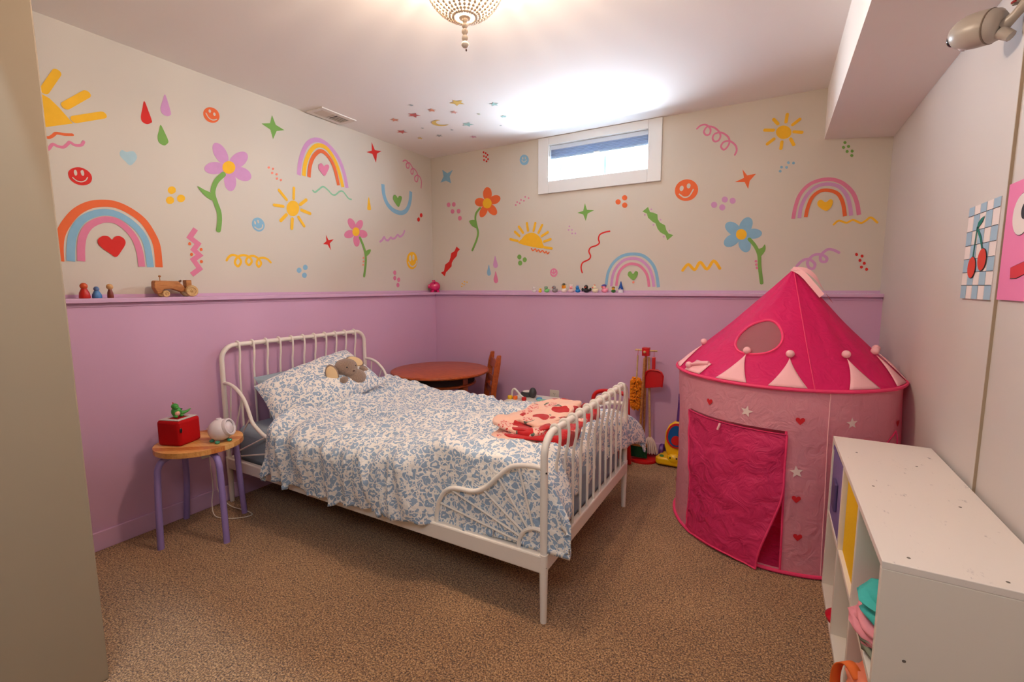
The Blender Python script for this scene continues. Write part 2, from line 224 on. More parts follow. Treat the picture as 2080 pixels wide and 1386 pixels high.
('L','painted_dots','four dark pink dots above the ledge',[('pink',None,[('p',0,[-470,1288,-472,1280,-477,1273,-484,1269,-492,1269,-499,1273,-503,1279,-505,1287,-503,1295,-498,1301,-490,1305,-483,1305,-476,1302,-471,1296]),('p',0,[-472,1244,-474,1236,-479,1230,-486,1226,-494,1226,-501,1230,-505,1236,-507,1244,-505,1252,-500,1258,-492,1262,-485,1262,-478,1259,-473,1252]),('p',0,[-427,1231,-429,1223,-434,1217,-442,1213,-450,1213,-457,1216,-461,1223,-463,1231,-461,1239,-455,1245,-448,1249,-440,1249,-433,1246,-428,1239]),('p',0,[-438,1188,-440,1180,-445,1173,-453,1170,-461,1170,-467,1173,-472,1180,-473,1188,-471,1196,-466,1203,-459,1206,-451,1206,-444,1203,-439,1196])])]),
('B','painted_star','grey blue four pointed star',[('blue',None,[('q',0,[125,2179,180,2143,239,2164,204,2113,218,2055,164,2082,104,2073,138,2121])])]),
('B','painted_dots','eight tiny red dots under the ceiling',[('red',None,[('p',0,[560,2263,559,2258,554,2256,549,2256,545,2260,544,2265,545,2269,549,2272,555,2271,559,2267]),('p',0,[581,2252,579,2248,575,2245,570,2246,566,2250,564,2255,566,2259,570,2261,575,2261,579,2257]),('p',0,[599,2236,597,2232,593,2230,588,2230,584,2234,582,2239,584,2243,588,2246,593,2245,597,2241]),('p',0,[563,2231,561,2227,557,2224,552,2225,548,2229,547,2234,548,2238,552,2240,557,2240,562,2236]),('p',0,[584,2222,583,2217,579,2215,574,2216,569,2219,568,2224,570,2228,574,2231,579,2230,583,2227]),('p',0,[603,2203,601,2199,597,2196,592,2197,588,2200,587,2205,588,2210,592,2212,598,2212,602,2208]),('p',0,[564,2201,563,2196,559,2194,553,2195,549,2198,548,2203,549,2208,554,2210,559,2209,563,2206]),('p',0,[588,2188,587,2183,582,2181,577,2182,573,2185,572,2190,573,2194,577,2197,583,2196,587,2193])])]),
('B','painted_dots','five pink dots left of the orange flower',[('pink',None,[('p',0,[207,1876,205,1868,199,1862,191,1859,182,1860,174,1864,169,1871,167,1880,169,1888,175,1894,183,1897,192,1897,200,1892,205,1885]),('p',0,[262,1874,260,1866,255,1860,247,1857,238,1858,230,1862,224,1869,223,1878,225,1886,230,1892,239,1895,247,1894,255,1890,261,1883]),('p',0,[248,1817,245,1809,240,1803,232,1800,223,1800,215,1805,209,1812,208,1820,210,1829,215,1835,224,1838,233,1837,240,1833,246,1826]),('p',0,[311,1814,309,1806,304,1800,296,1797,287,1797,279,1802,274,1809,272,1817,274,1825,280,1832,288,1835,297,1834,304,1830,310,1822]),('p',0,[324,1754,322,1746,316,1740,308,1737,299,1737,291,1741,286,1749,284,1757,286,1765,292,1772,300,1775,309,1774,317,1770,322,1763])])]),
('B','painted_flower','orange flower with a yellow centre',[('orange',None,[('p',0,[587,1984,605,1976,620,1960,627,1937,627,1913,618,1892,602,1879,583,1875,565,1883,550,1900,543,1922,543,1947,553,1967,568,1981]),('p',0,[707,1893,710,1878,701,1862,683,1849,660,1842,635,1842,614,1848,601,1861,599,1876,608,1892,626,1905,649,1912,674,1912,695,1905]),('p',0,[667,1757,650,1754,629,1760,607,1774,590,1794,581,1815,581,1833,591,1845,609,1848,630,1842,651,1828,668,1808,677,1787,677,1769]),('p',0,[519,1748,508,1759,505,1778,510,1800,523,1821,540,1837,559,1845,576,1844,587,1833,590,1814,585,1793,572,1771,555,1755,536,1747]),('p',0,[461,1881,470,1896,487,1904,509,1906,532,1901,551,1890,563,1875,565,1859,556,1845,540,1836,518,1834,495,1839,475,1850,463,1865])]),('yellow','flower_center',[('p',0,[626,1851,621,1834,609,1821,592,1814,573,1816,555,1825,543,1841,539,1859,544,1876,556,1889,574,1896,593,1894,610,1884,622,1869])]),('green','stem',[('s',18.7,[513,1823,474,1785,464,1737,476,1680,490,1623,475,1567,448,1515,430,1481]),('p',0,[403,1727,460,1727,486,1662,442,1675,416,1698])])]),
('B','painted_smiley','small blue smiley face beside the window',[('blue',None,[('p',0,[968,2148,964,2132,953,2119,937,2114,919,2116,903,2126,892,2141,888,2159,892,2176,903,2188,919,2194,937,2191,953,2181,964,2166])]),('wallcream','face',[('p',0,[921,2166,920,2160,917,2157,913,2158,910,2162,909,2168,910,2173,913,2177,917,2176,920,2172]),('p',0,[944,2165,943,2159,940,2156,937,2157,934,2161,933,2167,934,2172,937,2176,940,2175,943,2171]),('s',6.2,[907,2154,926,2137,951,2150])])]),
('B','painted_candy','red wrapped candy in the room corner',[('red',None,[('q',0,[263,1519,299,1494,274,1474,264,1438,227,1406,210,1381,207,1351,169,1319,145,1301,130,1265,88,1298,122,1312,137,1368,180,1393,195,1425,205,1465,242,1482])])]),
('B','painted_dots','five tiny yellow dots above the ledge',[('yellow',None,[('p',0,[349,1217,348,1213,344,1211,340,1211,336,1213,335,1217,336,1220,340,1222,344,1222,348,1220]),('p',0,[376,1212,375,1209,371,1206,367,1206,363,1209,362,1212,363,1216,367,1218,371,1218,375,1215]),('p',0,[325,1199,324,1196,320,1194,316,1194,312,1196,311,1199,312,1203,316,1205,321,1205,324,1203]),('p',0,[345,1191,344,1188,340,1185,336,1185,332,1188,331,1191,332,1194,336,1197,340,1197,344,1194]),('p',0,[320,1176,319,1173,315,1171,311,1171,307,1173,306,1176,307,1180,311,1182,316,1182,319,1180])])]),
('B','painted_raindrop','pale blue raindrop',[('blue',None,[('p',0,[593,1356,582,1324,574,1293,578,1273,592,1263,609,1271,612,1285,603,1320])])]),
('B','painted_raindrop','lilac raindrop above the dark pink one',[('lilac',None,[('p',0,[655,1427,643,1391,635,1355,641,1335,660,1325,677,1335,681,1350,669,1389])])]),
('B','painted_raindrop','dark pink raindrop',[('pink',None,[('p',0,[659,1300,648,1267,639,1235,644,1212,661,1200,679,1211,682,1228,672,1264])])]),
('B','painted_dots','seven tiny pink dots in a slanting row',[('pink',None,[('p',0,[859,1817,858,1813,854,1811,849,1812,845,1814,844,1818,845,1822,849,1824,854,1824,858,1821]),('p',0,[872,1839,871,1835,867,1833,862,1833,858,1836,857,1840,858,1844,862,1846,867,1845,871,1843]),('p',0,[895,1828,894,1824,890,1822,885,1822,881,1825,880,1829,881,1833,885,1835,890,1834,894,1832]),('p',0,[907,1852,906,1848,902,1846,897,1847,893,1850,892,1854,893,1857,897,1859,902,1859,906,1856]),('p',0,[933,1843,931,1840,927,1838,923,1838,919,1841,917,1845,919,1848,923,1850,927,1850,931,1847]),('p',0,[944,1872,943,1868,939,1866,934,1867,931,1869,929,1873,931,1877,934,1879,939,1879,943,1876]),('p',0,[974,1860,973,1856,969,1854,965,1854,961,1857,959,1861,961,1865,965,1867,969,1866,973,1864])])]),
('B','painted_sun','yellow half sun with nine rays',[('yellow',None,[('p',0,[883,1515,904,1549,938,1581,989,1594,1031,1583,1072,1548,1089,1511,1087,1468])]),('yellow','sun_ray',[('s',20.2,[802,1553,868,1536]),('s',20.1,[844,1609,885,1574]),('s',19.9,[880,1647,917,1598]),('s',19.7,[952,1670,962,1612]),('s',19.5,[1027,1665,1011,1607]),('s',19.4,[1086,1646,1054,1590]),('s',19.3,[1135,1589,1082,1562]),('s',19.2,[1158,1534,1103,1519]),('s',19.0,[1107,1475,1168,1464])]),('orange','squiggle',[('s',9.3,[992,1471,1006,1454,1027,1466,1039,1447,1056,1457,1072,1439,1089,1451,1109,1432,1121,1442,1134,1425,1146,1436])])]),
('B','painted_star','light green four pointed star under the window',[('green',None,[('q',0,[1433,1781,1450,1731,1505,1724,1456,1704,1442,1651,1421,1700,1375,1716,1421,1726])])]),
('B','painted_dots','three orange dots under the window',[('orange',None,[('p',0,[1747,1789,1745,1781,1740,1776,1733,1773,1724,1773,1717,1778,1711,1785,1709,1793,1711,1800,1716,1806,1724,1809,1732,1808,1740,1804,1745,1797]),('p',0,[1701,1765,1699,1757,1694,1751,1687,1748,1678,1749,1670,1753,1665,1760,1663,1768,1664,1776,1670,1782,1677,1785,1686,1784,1694,1780,1699,1773]),('p',0,[1749,1738,1747,1730,1742,1724,1735,1721,1726,1722,1719,1726,1713,1733,1711,1741,1713,1749,1718,1755,1726,1758,1734,1757,1742,1753,1747,1746])])]),
('B','painted_candy','green wrapped candy with lilac dots',[('green',None,[('q',0,[1893,1714,1855,1686,1886,1670,1895,1641,1925,1613,1947,1599,1961,1563,1981,1537,2016,1516,2029,1480,2067,1513,2035,1527,2020,1550,2011,1582,1976,1603,1961,1627,1958,1658,1929,1673,1907,1678])]),('lilac','dots',[('p',0,[1922,1695,1921,1692,1918,1690,1914,1690,1911,1692,1910,1696,1911,1699,1914,1701,1917,1701,1920,1698]),('p',0,[1878,1661,1877,1658,1874,1656,1871,1657,1868,1659,1867,1662,1868,1666,1870,1668,1874,1667,1877,1665]),('p',0,[1985,1620,1984,1617,1982,1615,1978,1616,1975,1618,1974,1621,1975,1625,1978,1626,1981,1626,1984,1624]),('p',0,[1940,1590,1939,1587,1936,1585,1932,1585,1929,1587,1928,1591,1929,1594,1932,1596,1935,1596,1938,1594]),('p',0,[2047,1544,2046,1541,2043,1539,2040,1539,2037,1541,2036,1545,2037,1548,2039,1550,2043,1550,2046,1547]),('p',0,[2010,1506,2009,1503,2007,1501,2003,1501,2000,1504,1999,1507,2000,1510,2003,1512,2006,1512,2009,1510])])]),
('B','painted_squiggle','red wavy line',[('red',None,[('s',10.7,[1625,1566,1583,1560,1551,1545,1542,1515,1549,1488,1527,1470,1484,1457,1470,1430,1483,1395,1471,1371,1426,1351,1412,1327,1412,1299,1420,1275])])]),
('B','painted_dots','five tiny lavender dots',[('lilac',None,[('p',0,[1319,1621,1318,1617,1314,1615,1310,1615,1307,1618,1305,1622,1307,1625,1310,1627,1314,1627,1318,1625]),('p',0,[1313,1595,1312,1591,1309,1589,1304,1589,1301,1592,1299,1596,1301,1599,1304,1601,1308,1601,1312,1599]),('p',0,[1340,1593,1339,1589,1335,1587,1331,1588,1328,1590,1326,1594,1328,1598,1331,1600,1335,1599,1339,1597]),('p',0,[1343,1567,1341,1564,1338,1561,1334,1562,1330,1564,1329,1568,1330,1572,1334,1574,1338,1573,1341,1571]),('p',0,[1368,1566,1367,1562,1364,1560,1360,1560,1356,1563,1355,1566,1356,1570,1359,1572,1364,1572,1367,1569])])]),
('B','painted_dots','three green dots',[('green',None,[('p',0,[902,1408,901,1399,895,1393,888,1389,879,1390,872,1394,866,1401,864,1409,866,1418,872,1424,879,1428,888,1427,895,1423,901,1416]),('p',0,[951,1385,949,1376,944,1370,937,1366,928,1366,921,1370,915,1377,914,1386,915,1394,921,1401,928,1404,937,1404,944,1400,949,1393]),('p',0,[910,1360,908,1351,903,1345,895,1341,887,1341,879,1345,874,1352,872,1361,874,1369,879,1376,887,1379,895,1379,903,1375,908,1368])])]),
('B','painted_smiley','small pink smiley face above the rubber ducks',[('pink',None,[('p',0,[1219,1278,1216,1264,1207,1252,1195,1246,1180,1246,1167,1253,1158,1265,1155,1279,1158,1294,1167,1305,1180,1311,1194,1311,1207,1304,1216,1293])]),('wallcream','face',[('p',0,[1181,1290,1181,1285,1179,1282,1176,1282,1174,1285,1173,1290,1174,1295,1176,1298,1179,1298,1181,1295]),('p',0,[1199,1291,1198,1286,1196,1283,1194,1283,1192,1286,1191,1291,1192,1296,1194,1299,1196,1299,1198,1296]),('s',5.4,[1169,1274,1187,1261,1206,1276])])]),
('B','painted_rainbow','blue and pink rainbow behind the rubber ducks',[('blue',None,[('S',21.3,[1607,1179,1609,1206,1621,1274,1658,1341,1719,1386,1794,1398,1867,1384,1927,1334,1961,1268,1981,1164])]),('lilac','rainbow_band',[('S',20.0,[1646,1171,1656,1253,1687,1314,1734,1356,1794,1367,1855,1352,1909,1302,1937,1236,1950,1167])]),('pink','rainbow_band',[('S',18.7,[1683,1175,1695,1253,1721,1299,1762,1325,1802,1329,1849,1313,1890,1269,1908,1223,1917,1167])]),('green','heart',[('p',0,[1802,1258,1783,1278,1767,1268,1767,1245,1805,1214,1831,1241,1837,1267,1820,1279])]),('salmon','dots',[('p',0,[1814,1200,1813,1195,1809,1192,1804,1192,1800,1195,1798,1200,1800,1204,1804,1207,1809,1207,1813,1204])])]),
('B','painted_curl','pink coil right of the window',[('pink',None,[('s',10.9,[2190,2180,2212,2196,2243,2195,2270,2167,2268,2136,2247,2132,2233,2154,2251,2182,2289,2172,2320,2143,2332,2114,2323,2089,2300,2084,2286,2106,2298,2131,2335,2133,2373,2104,2386,2072,2376,2042,2355,2026,2338,2048,2353,2073,2389,2072,2420,2043,2429,2012,2420,1986])])]),
('B','painted_sun','yellow sun beside the soffit',[('yellow',None,[('p',0,[2718,2074,2715,2057,2705,2046,2689,2041,2671,2043,2655,2053,2643,2069,2638,2086,2641,2103,2652,2114,2667,2119,2685,2116,2701,2106,2713,2091])]),('yellow','sun_ray',[('s',17.5,[2691,2179,2687,2137]),('s',17.4,[2756,2140,2722,2115]),('s',17.2,[2731,2074,2771,2064]),('s',17.4,[2716,2036,2734,2000]),('s',17.7,[2672,2025,2669,1988]),('s',18.0,[2629,2049,2596,2025]),('s',18.0,[2624,2100,2578,2108]),('s',17.8,[2645,2133,2622,2162])])]),
('B','painted_dots','six small green dots under the soffit',[('green',None,[('p',0,[2991,1974,2989,1969,2986,1967,2982,1967,2978,1971,2976,1976,2977,1981,2981,1983,2985,1983,2989,1979]),('p',0,[2986,1948,2985,1944,2981,1941,2977,1942,2973,1945,2971,1950,2972,1955,2976,1958,2980,1957,2984,1953]),('p',0,[3009,1950,3008,1946,3004,1943,3000,1944,2996,1947,2994,1953,2995,1957,2999,1960,3003,1959,3007,1956]),('p',0,[3004,1924,3003,1919,2999,1917,2995,1917,2991,1921,2990,1926,2991,1931,2994,1933,2998,1933,3002,1929]),('p',0,[3027,1922,3026,1918,3022,1915,3018,1916,3014,1919,3013,1924,3014,1929,3017,1932,3021,1931,3025,1927]),('p',0,[3027,1899,3026,1894,3022,1891,3018,1892,3014,1896,3012,1901,3014,1905,3017,1908,3021,1907,3025,1904])])]),
('B','painted_dots','five small grey blue dots',[('blue',None,[('p',0,[2720,1900,2719,1895,2715,1893,2711,1893,2707,1897,2705,1902,2706,1906,2710,1909,2714,1908,2718,1905]),('p',0,[2746,1894,2745,1890,2742,1887,2737,1888,2733,1891,2732,1896,2733,1901,2736,1903,2741,1903,2745,1899]),('p',0,[2686,1878,2684,1874,2681,1871,2676,1872,2672,1875,2671,1880,2672,1885,2675,1887,2680,1887,2684,1883]),('p',0,[2712,1874,2710,1869,2707,1866,2702,1867,2699,1870,2697,1875,2698,1880,2702,1883,2706,1882,2710,1879]),('p',0,[2680,1855,2679,1851,2676,1848,2671,1849,2667,1852,2665,1857,2667,1862,2670,1864,2675,1864,2678,1860])])]),
('B','painted_star','orange four pointed star',[('orange',None,[('q',0,[2467,1893,2495,1853,2544,1857,2511,1818,2505,1770,2483,1814,2427,1820,2478,1840])])]),
('B','painted_smiley','orange red smiley face right of the window',[('orange',None,[('p',0,[2208,1819,2212,1788,2202,1760,2180,1739,2150,1731,2117,1736,2089,1754,2071,1781,2067,1813,2077,1842,2100,1862,2131,1870,2163,1864,2190,1846])]),('wallcream','face',[('p',0,[2121,1810,2118,1803,2113,1798,2108,1797,2103,1799,2099,1804,2097,1811,2097,1819,2100,1826,2105,1830,2110,1832,2116,1830,2120,1825,2122,1818]),('p',0,[2164,1822,2162,1815,2157,1811,2152,1810,2147,1812,2143,1817,2141,1823,2141,1830,2144,1837,2148,1841,2154,1842,2159,1840,2163,1835,2165,1829]),('s',8.1,[2096,1779,2127,1756,2159,1762,2182,1799])])]),
('B','painted_dots','four lilac dots',[('lilac',None,[('p',0,[2393,1716,2391,1708,2387,1702,2380,1699,2372,1700,2364,1704,2359,1711,2357,1719,2358,1728,2363,1734,2370,1737,2378,1736,2385,1732,2391,1725]),('p',0,[2438,1705,2437,1697,2432,1691,2425,1688,2417,1688,2410,1693,2405,1700,2403,1708,2404,1716,2409,1722,2416,1725,2424,1725,2431,1720,2436,1713]),('p',0,[2331,1689,2330,1681,2325,1675,2318,1672,2310,1672,2302,1677,2297,1684,2295,1692,2296,1701,2301,1707,2308,1710,2316,1709,2324,1705,2329,1698]),('p',0,[2380,1669,2379,1661,2374,1655,2367,1651,2359,1652,2352,1656,2346,1664,2344,1672,2346,1680,2350,1686,2357,1690,2365,1689,2373,1684,2378,1677])])]),
('B','painted_rainbow','dark pink, lilac and orange rainbow above the tent',[('pink',None,[('S',20.2,[2756,1570,2764,1641,2785,1713,2833,1766,2907,1783,2975,1761,3033,1702,3061,1636,3075,1568])]),('lilac','rainbow_band',[('S',19.5,[2787,1572,2793,1638,2818,1702,2860,1745,2915,1755,2971,1734,3010,1683,3029,1625,3039,1567])]),('orange','rainbow_band',[('S',18.8,[2819,1575,2826,1628,2844,1685,2880,1718,2923,1719,2968,1695,2995,1642,3010,1566])]),('yellow','heart',[('p',0,[2912,1653,2889,1670,2873,1657,2879,1631,2918,1603,2942,1625,2947,1657,2933,1668])])]),
('B','painted_squiggle','yellow wave under the right rainbow',[('yellow',None,[('s',11.1,[2960,1523,2983,1543,3020,1529,3049,1542,3086,1523,3108,1534,3130,1550,3161,1520])])]),
('B','painted_flower','grey blue flower with a yellow centre',[('blue',None,[('p',0,[2524,1594,2536,1581,2541,1561,2538,1538,2529,1516,2514,1500,2497,1493,2481,1497,2470,1510,2465,1531,2467,1554,2477,1576,2492,1592,2509,1598]),('p',0,[2595,1495,2591,1481,2579,1470,2561,1464,2539,1464,2519,1470,2505,1481,2498,1494,2502,1508,2514,1519,2533,1525,2555,1525,2574,1519,2589,1508]),('p',0,[2519,1383,2504,1383,2488,1393,2475,1410,2467,1432,2467,1454,2473,1471,2485,1480,2501,1480,2516,1470,2529,1452,2537,1431,2537,1409,2531,1392]),('p',0,[2385,1433,2381,1449,2386,1468,2400,1485,2419,1497,2440,1502,2458,1499,2470,1488,2474,1472,2469,1454,2455,1437,2436,1424,2416,1419,2397,1422]),('p',0,[2388,1567,2400,1576,2418,1577,2439,1569,2458,1554,2471,1535,2477,1516,2473,1500,2462,1491,2444,1490,2423,1497,2404,1512,2390,1531,2384,1551])]),('yellow','flower_center',[('p',0,[2511,1493,2508,1478,2501,1467,2489,1462,2475,1462,2462,1469,2453,1481,2450,1496,2452,1511,2460,1522,2472,1527,2485,1526,2498,1519,2507,1507])]),('green','stem',[('s',20.2,[2527,1462,2562,1417,2586,1361,2593,1290,2609,1190]),('p',0,[2577,1393,2601,1407,2614,1426,2619,1391,2593,1353])]),('pink','dots',[('p',0,[2578,1324,2577,1319,2573,1317,2569,1317,2565,1320,2563,1325,2565,1329,2568,1332,2572,1332,2576,1329]),('p',0,[2581,1303,2580,1299,2576,1296,2572,1296,2568,1299,2567,1304,2568,1308,2571,1311,2576,1311,2579,1308]),('p',0,[2585,1283,2584,1278,2581,1275,2577,1275,2573,1278,2571,1283,2572,1288,2576,1291,2580,1290,2584,1287])])]),
('B','painted_zigzag','yellow zigzag above the ledge',[('yellow',None,[('s',18.7,[2136,1277,2170,1315,2212,1280,2244,1327,2288,1282,2326,1333,2365,1285])])]),
('B','painted_curl','lilac curl behind the tent peak',[('lilac',None,[('s',15.2,[2791,1289,2815,1318,2847,1329,2881,1301,2876,1272,2853,1280,2845,1314,2871,1350,2909,1353,2938,1333,2934,1311,2911,1316,2909,1349,2939,1381,2970,1376,2995,1361])])]),
('B','painted_dots','six red dots beside the tent',[('red',None,[('p',0,[3086,1347,3085,1342,3082,1339,3077,1339,3074,1342,3072,1348,3073,1353,3076,1356,3081,1355,3084,1352]),('p',0,[3112,1337,3111,1332,3108,1329,3103,1329,3100,1332,3098,1337,3099,1342,3102,1345,3107,1345,3110,1342]),('p',0,[3104,1313,3103,1308,3099,1305,3095,1305,3091,1309,3090,1314,3091,1319,3094,1322,3098,1322,3102,1318]),('p',0,[3125,1296,3124,1291,3121,1288,3116,1288,3112,1291,3111,1297,3112,1302,3115,1305,3119,1305,3123,1301]),('p',0,[3113,1275,3112,1270,3109,1267,3105,1267,3101,1270,3099,1275,3100,1280,3104,1283,3108,1283,3112,1280]),('p',0,[3138,1262,3137,1257,3133,1254,3129,1254,3125,1257,3124,1262,3125,1267,3128,1271,3132,1270,3136,1267])])]),
]
STICKERS = [
(0.666,-0.992,'slate',0.016),
(0.567,-0.858,'red',0.045),
(0.398,-0.858,'orange',0.034),
(0.272,-0.655,'red',0.042),
(0.723,-0.866,'orange',0.03),
(0.934,-0.883,'yellow',0.05),
(0.824,-0.769,'salmon',0.028),
(0.625,-0.655,'yellow',-0.06),
(0.771,-0.540,'teal',0.045),
(1.116,-0.750,'teal',0.032),
(0.945,-0.662,'olive',0.014),
(1.063,-0.544,'teal',0.025),
(0.453,-0.639,'slate',0.014),
(0.611,-0.505,'slate',0.014),
(0.451,-0.450,'slate',0.03),
(0.292,-0.477,'yellow',0.025),
(0.657,-0.300,'pink',0.03),
(0.958,-0.407,'slate',0.012),
]
# ------------------------------------------------------------------ materials
m_wall = mat('cream_wall_paint', (208, 200, 187), 0.75, spec=0.25, bump=(180, 0.08, 0.002))
m_ceil = mat('white_ceiling_paint', (244, 239, 234), 0.85, spec=0.2, bump=(140, 0.08, 0.002))
m_lav = mat('lavender_wall_paint', (206, 164, 194), 0.55, spec=0.35, bump=(160, 0.06, 0.002))
m_trim = mat('lavender_gloss_trim', (208, 168, 200), 0.38, spec=0.45)
m_wright = mat('white_panel_paint', (206, 199, 194), 0.6, spec=0.3, bump=(90, 0.05, 0.002))
m_white = mat('white_window_paint', (226, 226, 224), 0.45)
m_bed = mat('cream_white_metal', (238, 229, 218), 0.35, spec=0.5)
m_bedrail = mat('cream_white_rail', (236, 226, 214), 0.42, spec=0.45)
m_dark = mat('dark_metal', (48, 44, 42), 0.4, metal=0.6)
m_black = mat('black_plastic', (24, 23, 25), 0.3)
m_wood = None
def wood(name, c1, c2, scale=(1, 1, 14), rough=0.4, ns=6.0, axis=None):
    m = bpy.data.materials.new(name); m.use_nodes = True; nt = m.node_tree; b = nt.nodes['Principled BSDF']
    tc = nd(nt, 'ShaderNodeTexCoord'); mp = nd(nt, 'ShaderNodeMapping'); mp.inputs['Scale'].default_value = scale
    n = nd(nt, 'ShaderNodeTexNoise', i_Scale=ns, i_Detail=6.0, i_Distortion=0.6)
    cr = nd(nt, 'ShaderNodeValToRGB'); cr.color_ramp.elements[0].position = 0.35; cr.color_ramp.elements[0].color = rgb(c1)
    cr.color_ramp.elements[1].position = 0.68; cr.color_ramp.elements[1].color = rgb(c2)
    L = nt.links.new
    L(tc.outputs['Object'], mp.inputs[0]); L(mp.outputs[0], n.inputs['Vector']); L(n.outputs['Fac'], cr.inputs[0]); L(cr.outputs[0], b.inputs['Base Color'])
    b.inputs['Roughness'].default_value = rough
    return m
m_cherry = wood('cherry_stained_wood', (150, 62, 22), (184, 88, 36), (2, 14, 14), 0.32)
m_birch = wood('pale_birch_wood', (196, 142, 82), (224, 176, 112), (14, 14, 2), 0.45)
m_oak = wood('toy_oak_wood', (158, 96, 44), (196, 132, 72), (16, 3, 16), 0.5)
m_lightwood = wood('toy_light_wood', (190, 150, 96), (214, 178, 124), (10, 10, 10), 0.5)

def carpet():
    m = bpy.data.materials.new('brown_carpet_pile'); m.use_nodes = True; nt = m.node_tree; b = nt.nodes['Principled BSDF']; L = nt.links.new
    tc = nd(nt, 'ShaderNodeTexCoord')
    n1 = nd(nt, 'ShaderNodeTexNoise', i_Scale=185.0, i_Detail=2.0, i_Roughness=0.8)
    n2 = nd(nt, 'ShaderNodeTexVoronoi', i_Scale=150.0)
    n3 = nd(nt, 'ShaderNodeTexNoise', i_Scale=3.0, i_Detail=3.0)
    for n in (n1, n2, n3): L(tc.outputs['Object'], n.inputs['Vector'])
    cr = nd(nt, 'ShaderNodeValToRGB'); e = cr.color_ramp.elements
    e[0].position = 0.36; e[0].color = rgb((78, 48, 26)); e[1].position = 0.66; e[1].color = rgb((232, 188, 134))
    q = cr.color_ramp.elements.new(0.50); q.color = rgb((168, 120, 72))
    ad = nd(nt, 'ShaderNodeMath', operation='MULTIPLY_ADD', i_1=-0.16); ad.inputs[2].default_value = 0.06
    L(n2.outputs['Distance'], ad.inputs[0])
    s_ = nd(nt, 'ShaderNodeMath', operation='ADD'); L(n1.outputs['Fac'], s_.inputs[0]); L(ad.outputs[0], s_.inputs[1])
    s2 = nd(nt, 'ShaderNodeMath', operation='MULTIPLY_ADD', i_1=0.10); L(n3.outputs['Fac'], s2.inputs[0])
    L(s_.outputs[0], s2.inputs[2]); 
    s3 = nd(nt, 'ShaderNodeMath', operation='SUBTRACT', i_1=0.03); L(s2.outputs[0], s3.inputs[0]); L(s3.outputs[0], cr.inputs[0])
    L(cr.outputs[0], b.inputs['Base Color'])
    bp = nd(nt, 'ShaderNodeBump', i_Strength=1.0, i_Distance=0.010); L(s_.outputs[0], bp.inputs['Height']); L(bp.outputs[0], b.inputs['Normal'])
    b.inputs['Roughness'].default_value = 0.95; b.inputs['Specular IOR Level'].default_value = 0.1; b.inputs['Sheen Weight'].default_value = 0.25
    return m
m_carpet = carpet()

def floral(name, base, blue, sc1=26.0, mix2=None):
    """cream cloth printed with grey-blue leopard-like blotches and small flowers"""
    m = bpy.data.materials.new(name); m.use_nodes = True; nt = m.node_tree; b = nt.nodes['Principled BSDF']; L = nt.links.new
    tc = nd(nt, 'ShaderNodeTexCoord')
    nz = nd(nt, 'ShaderNodeTexNoise', i_Scale=16.0, i_Detail=2.0); L(tc.outputs['Object'], nz.inputs['Vector'])
    mx = nd(nt, 'ShaderNodeMixRGB', blend_type='LINEAR_LIGHT'); mx.inputs[0].default_value = 0.035
    L(tc.outputs['Object'], mx.inputs[1]); L(nz.outputs['Color'], mx.inputs[2])
    def M_(op, x, y=None, c=None):
        n = nd(nt, 'ShaderNodeMath', operation=op); L(x, n.inputs[0])
        if y is not None: L(y, n.inputs[1])
        if c is not None: n.inputs[1].default_value = c
        return n.outputs[0]
    n1 = nd(nt, 'ShaderNodeTexNoise', i_Scale=sc1*1.45, i_Detail=1.0, i_Roughness=0.4, i_Distortion=0.7); L(tc.outputs['Object'], n1.inputs['Vector'])
    v1 = nd(nt, 'ShaderNodeTexVoronoi', feature='DISTANCE_TO_EDGE', i_Scale=sc1*0.95); L(mx.outputs[0], v1.inputs['Vector'])
    v2 = nd(nt, 'ShaderNodeTexVoronoi', i_Scale=sc1*0.42, i_Randomness=0.8); L(mx.outputs[0], v2.inputs['Vector'])
    # organic blotches cut by pale veins
    blot = M_('MULTIPLY', M_('GREATER_THAN', n1.outputs['Fac'], c=0.465), M_('GREATER_THAN', v1.outputs['Distance'], c=0.055))
    # small flowers: pale centre, blue petals, pale rim
    d_ = M_('ADD', v2.outputs['Distance'], M_('MULTIPLY', n1.outputs['Fac'], c=0.30)); 
    pet = M_('MULTIPLY', M_('GREATER_THAN', d_, c=0.27), M_('LESS_THAN', d_, c=0.44))
    outer = M_('GREATER_THAN', d_, c=0.53)
    a4 = nd(nt, 'ShaderNodeMath', operation='MAXIMUM'); L(pet, a4.inputs[0]); L(M_('MULTIPLY', blot, outer), a4.inputs[1])
    mc = nd(nt, 'ShaderNodeMixRGB'); mc.inputs[1].default_value = rgb(base); mc.inputs[2].default_value = rgb(blue); L(a4.outputs[0], mc.inputs[0])
    L(mc.outputs[0], b.inputs['Base Color'])
    wv = nd(nt, 'ShaderNodeTexNoise', i_Scale=22.0, i_Detail=4.0, i_Distortion=1.5); L(tc.outputs['Object'], wv.inputs['Vector'])
    bp = nd(nt, 'ShaderNodeBump', i_Strength=0.6, i_Distance=0.010); L(wv.outputs['Fac'], bp.inputs['Height']); L(bp.outputs[0], b.inputs['Normal'])
    b.inputs['Roughness'].default_value = 0.8; b.inputs['Specular IOR Level'].default_value = 0.2; b.inputs['Sheen Weight'].default_value = 0.15
    return m
m_floral = floral('blue_floral_cotton', (246, 240, 232), (156, 176, 198), 38.0)
m_sheet = mat('grey_blue_sheet', (150, 164, 176), 0.85, spec=0.15, bump=(60, 0.2, 0.004))

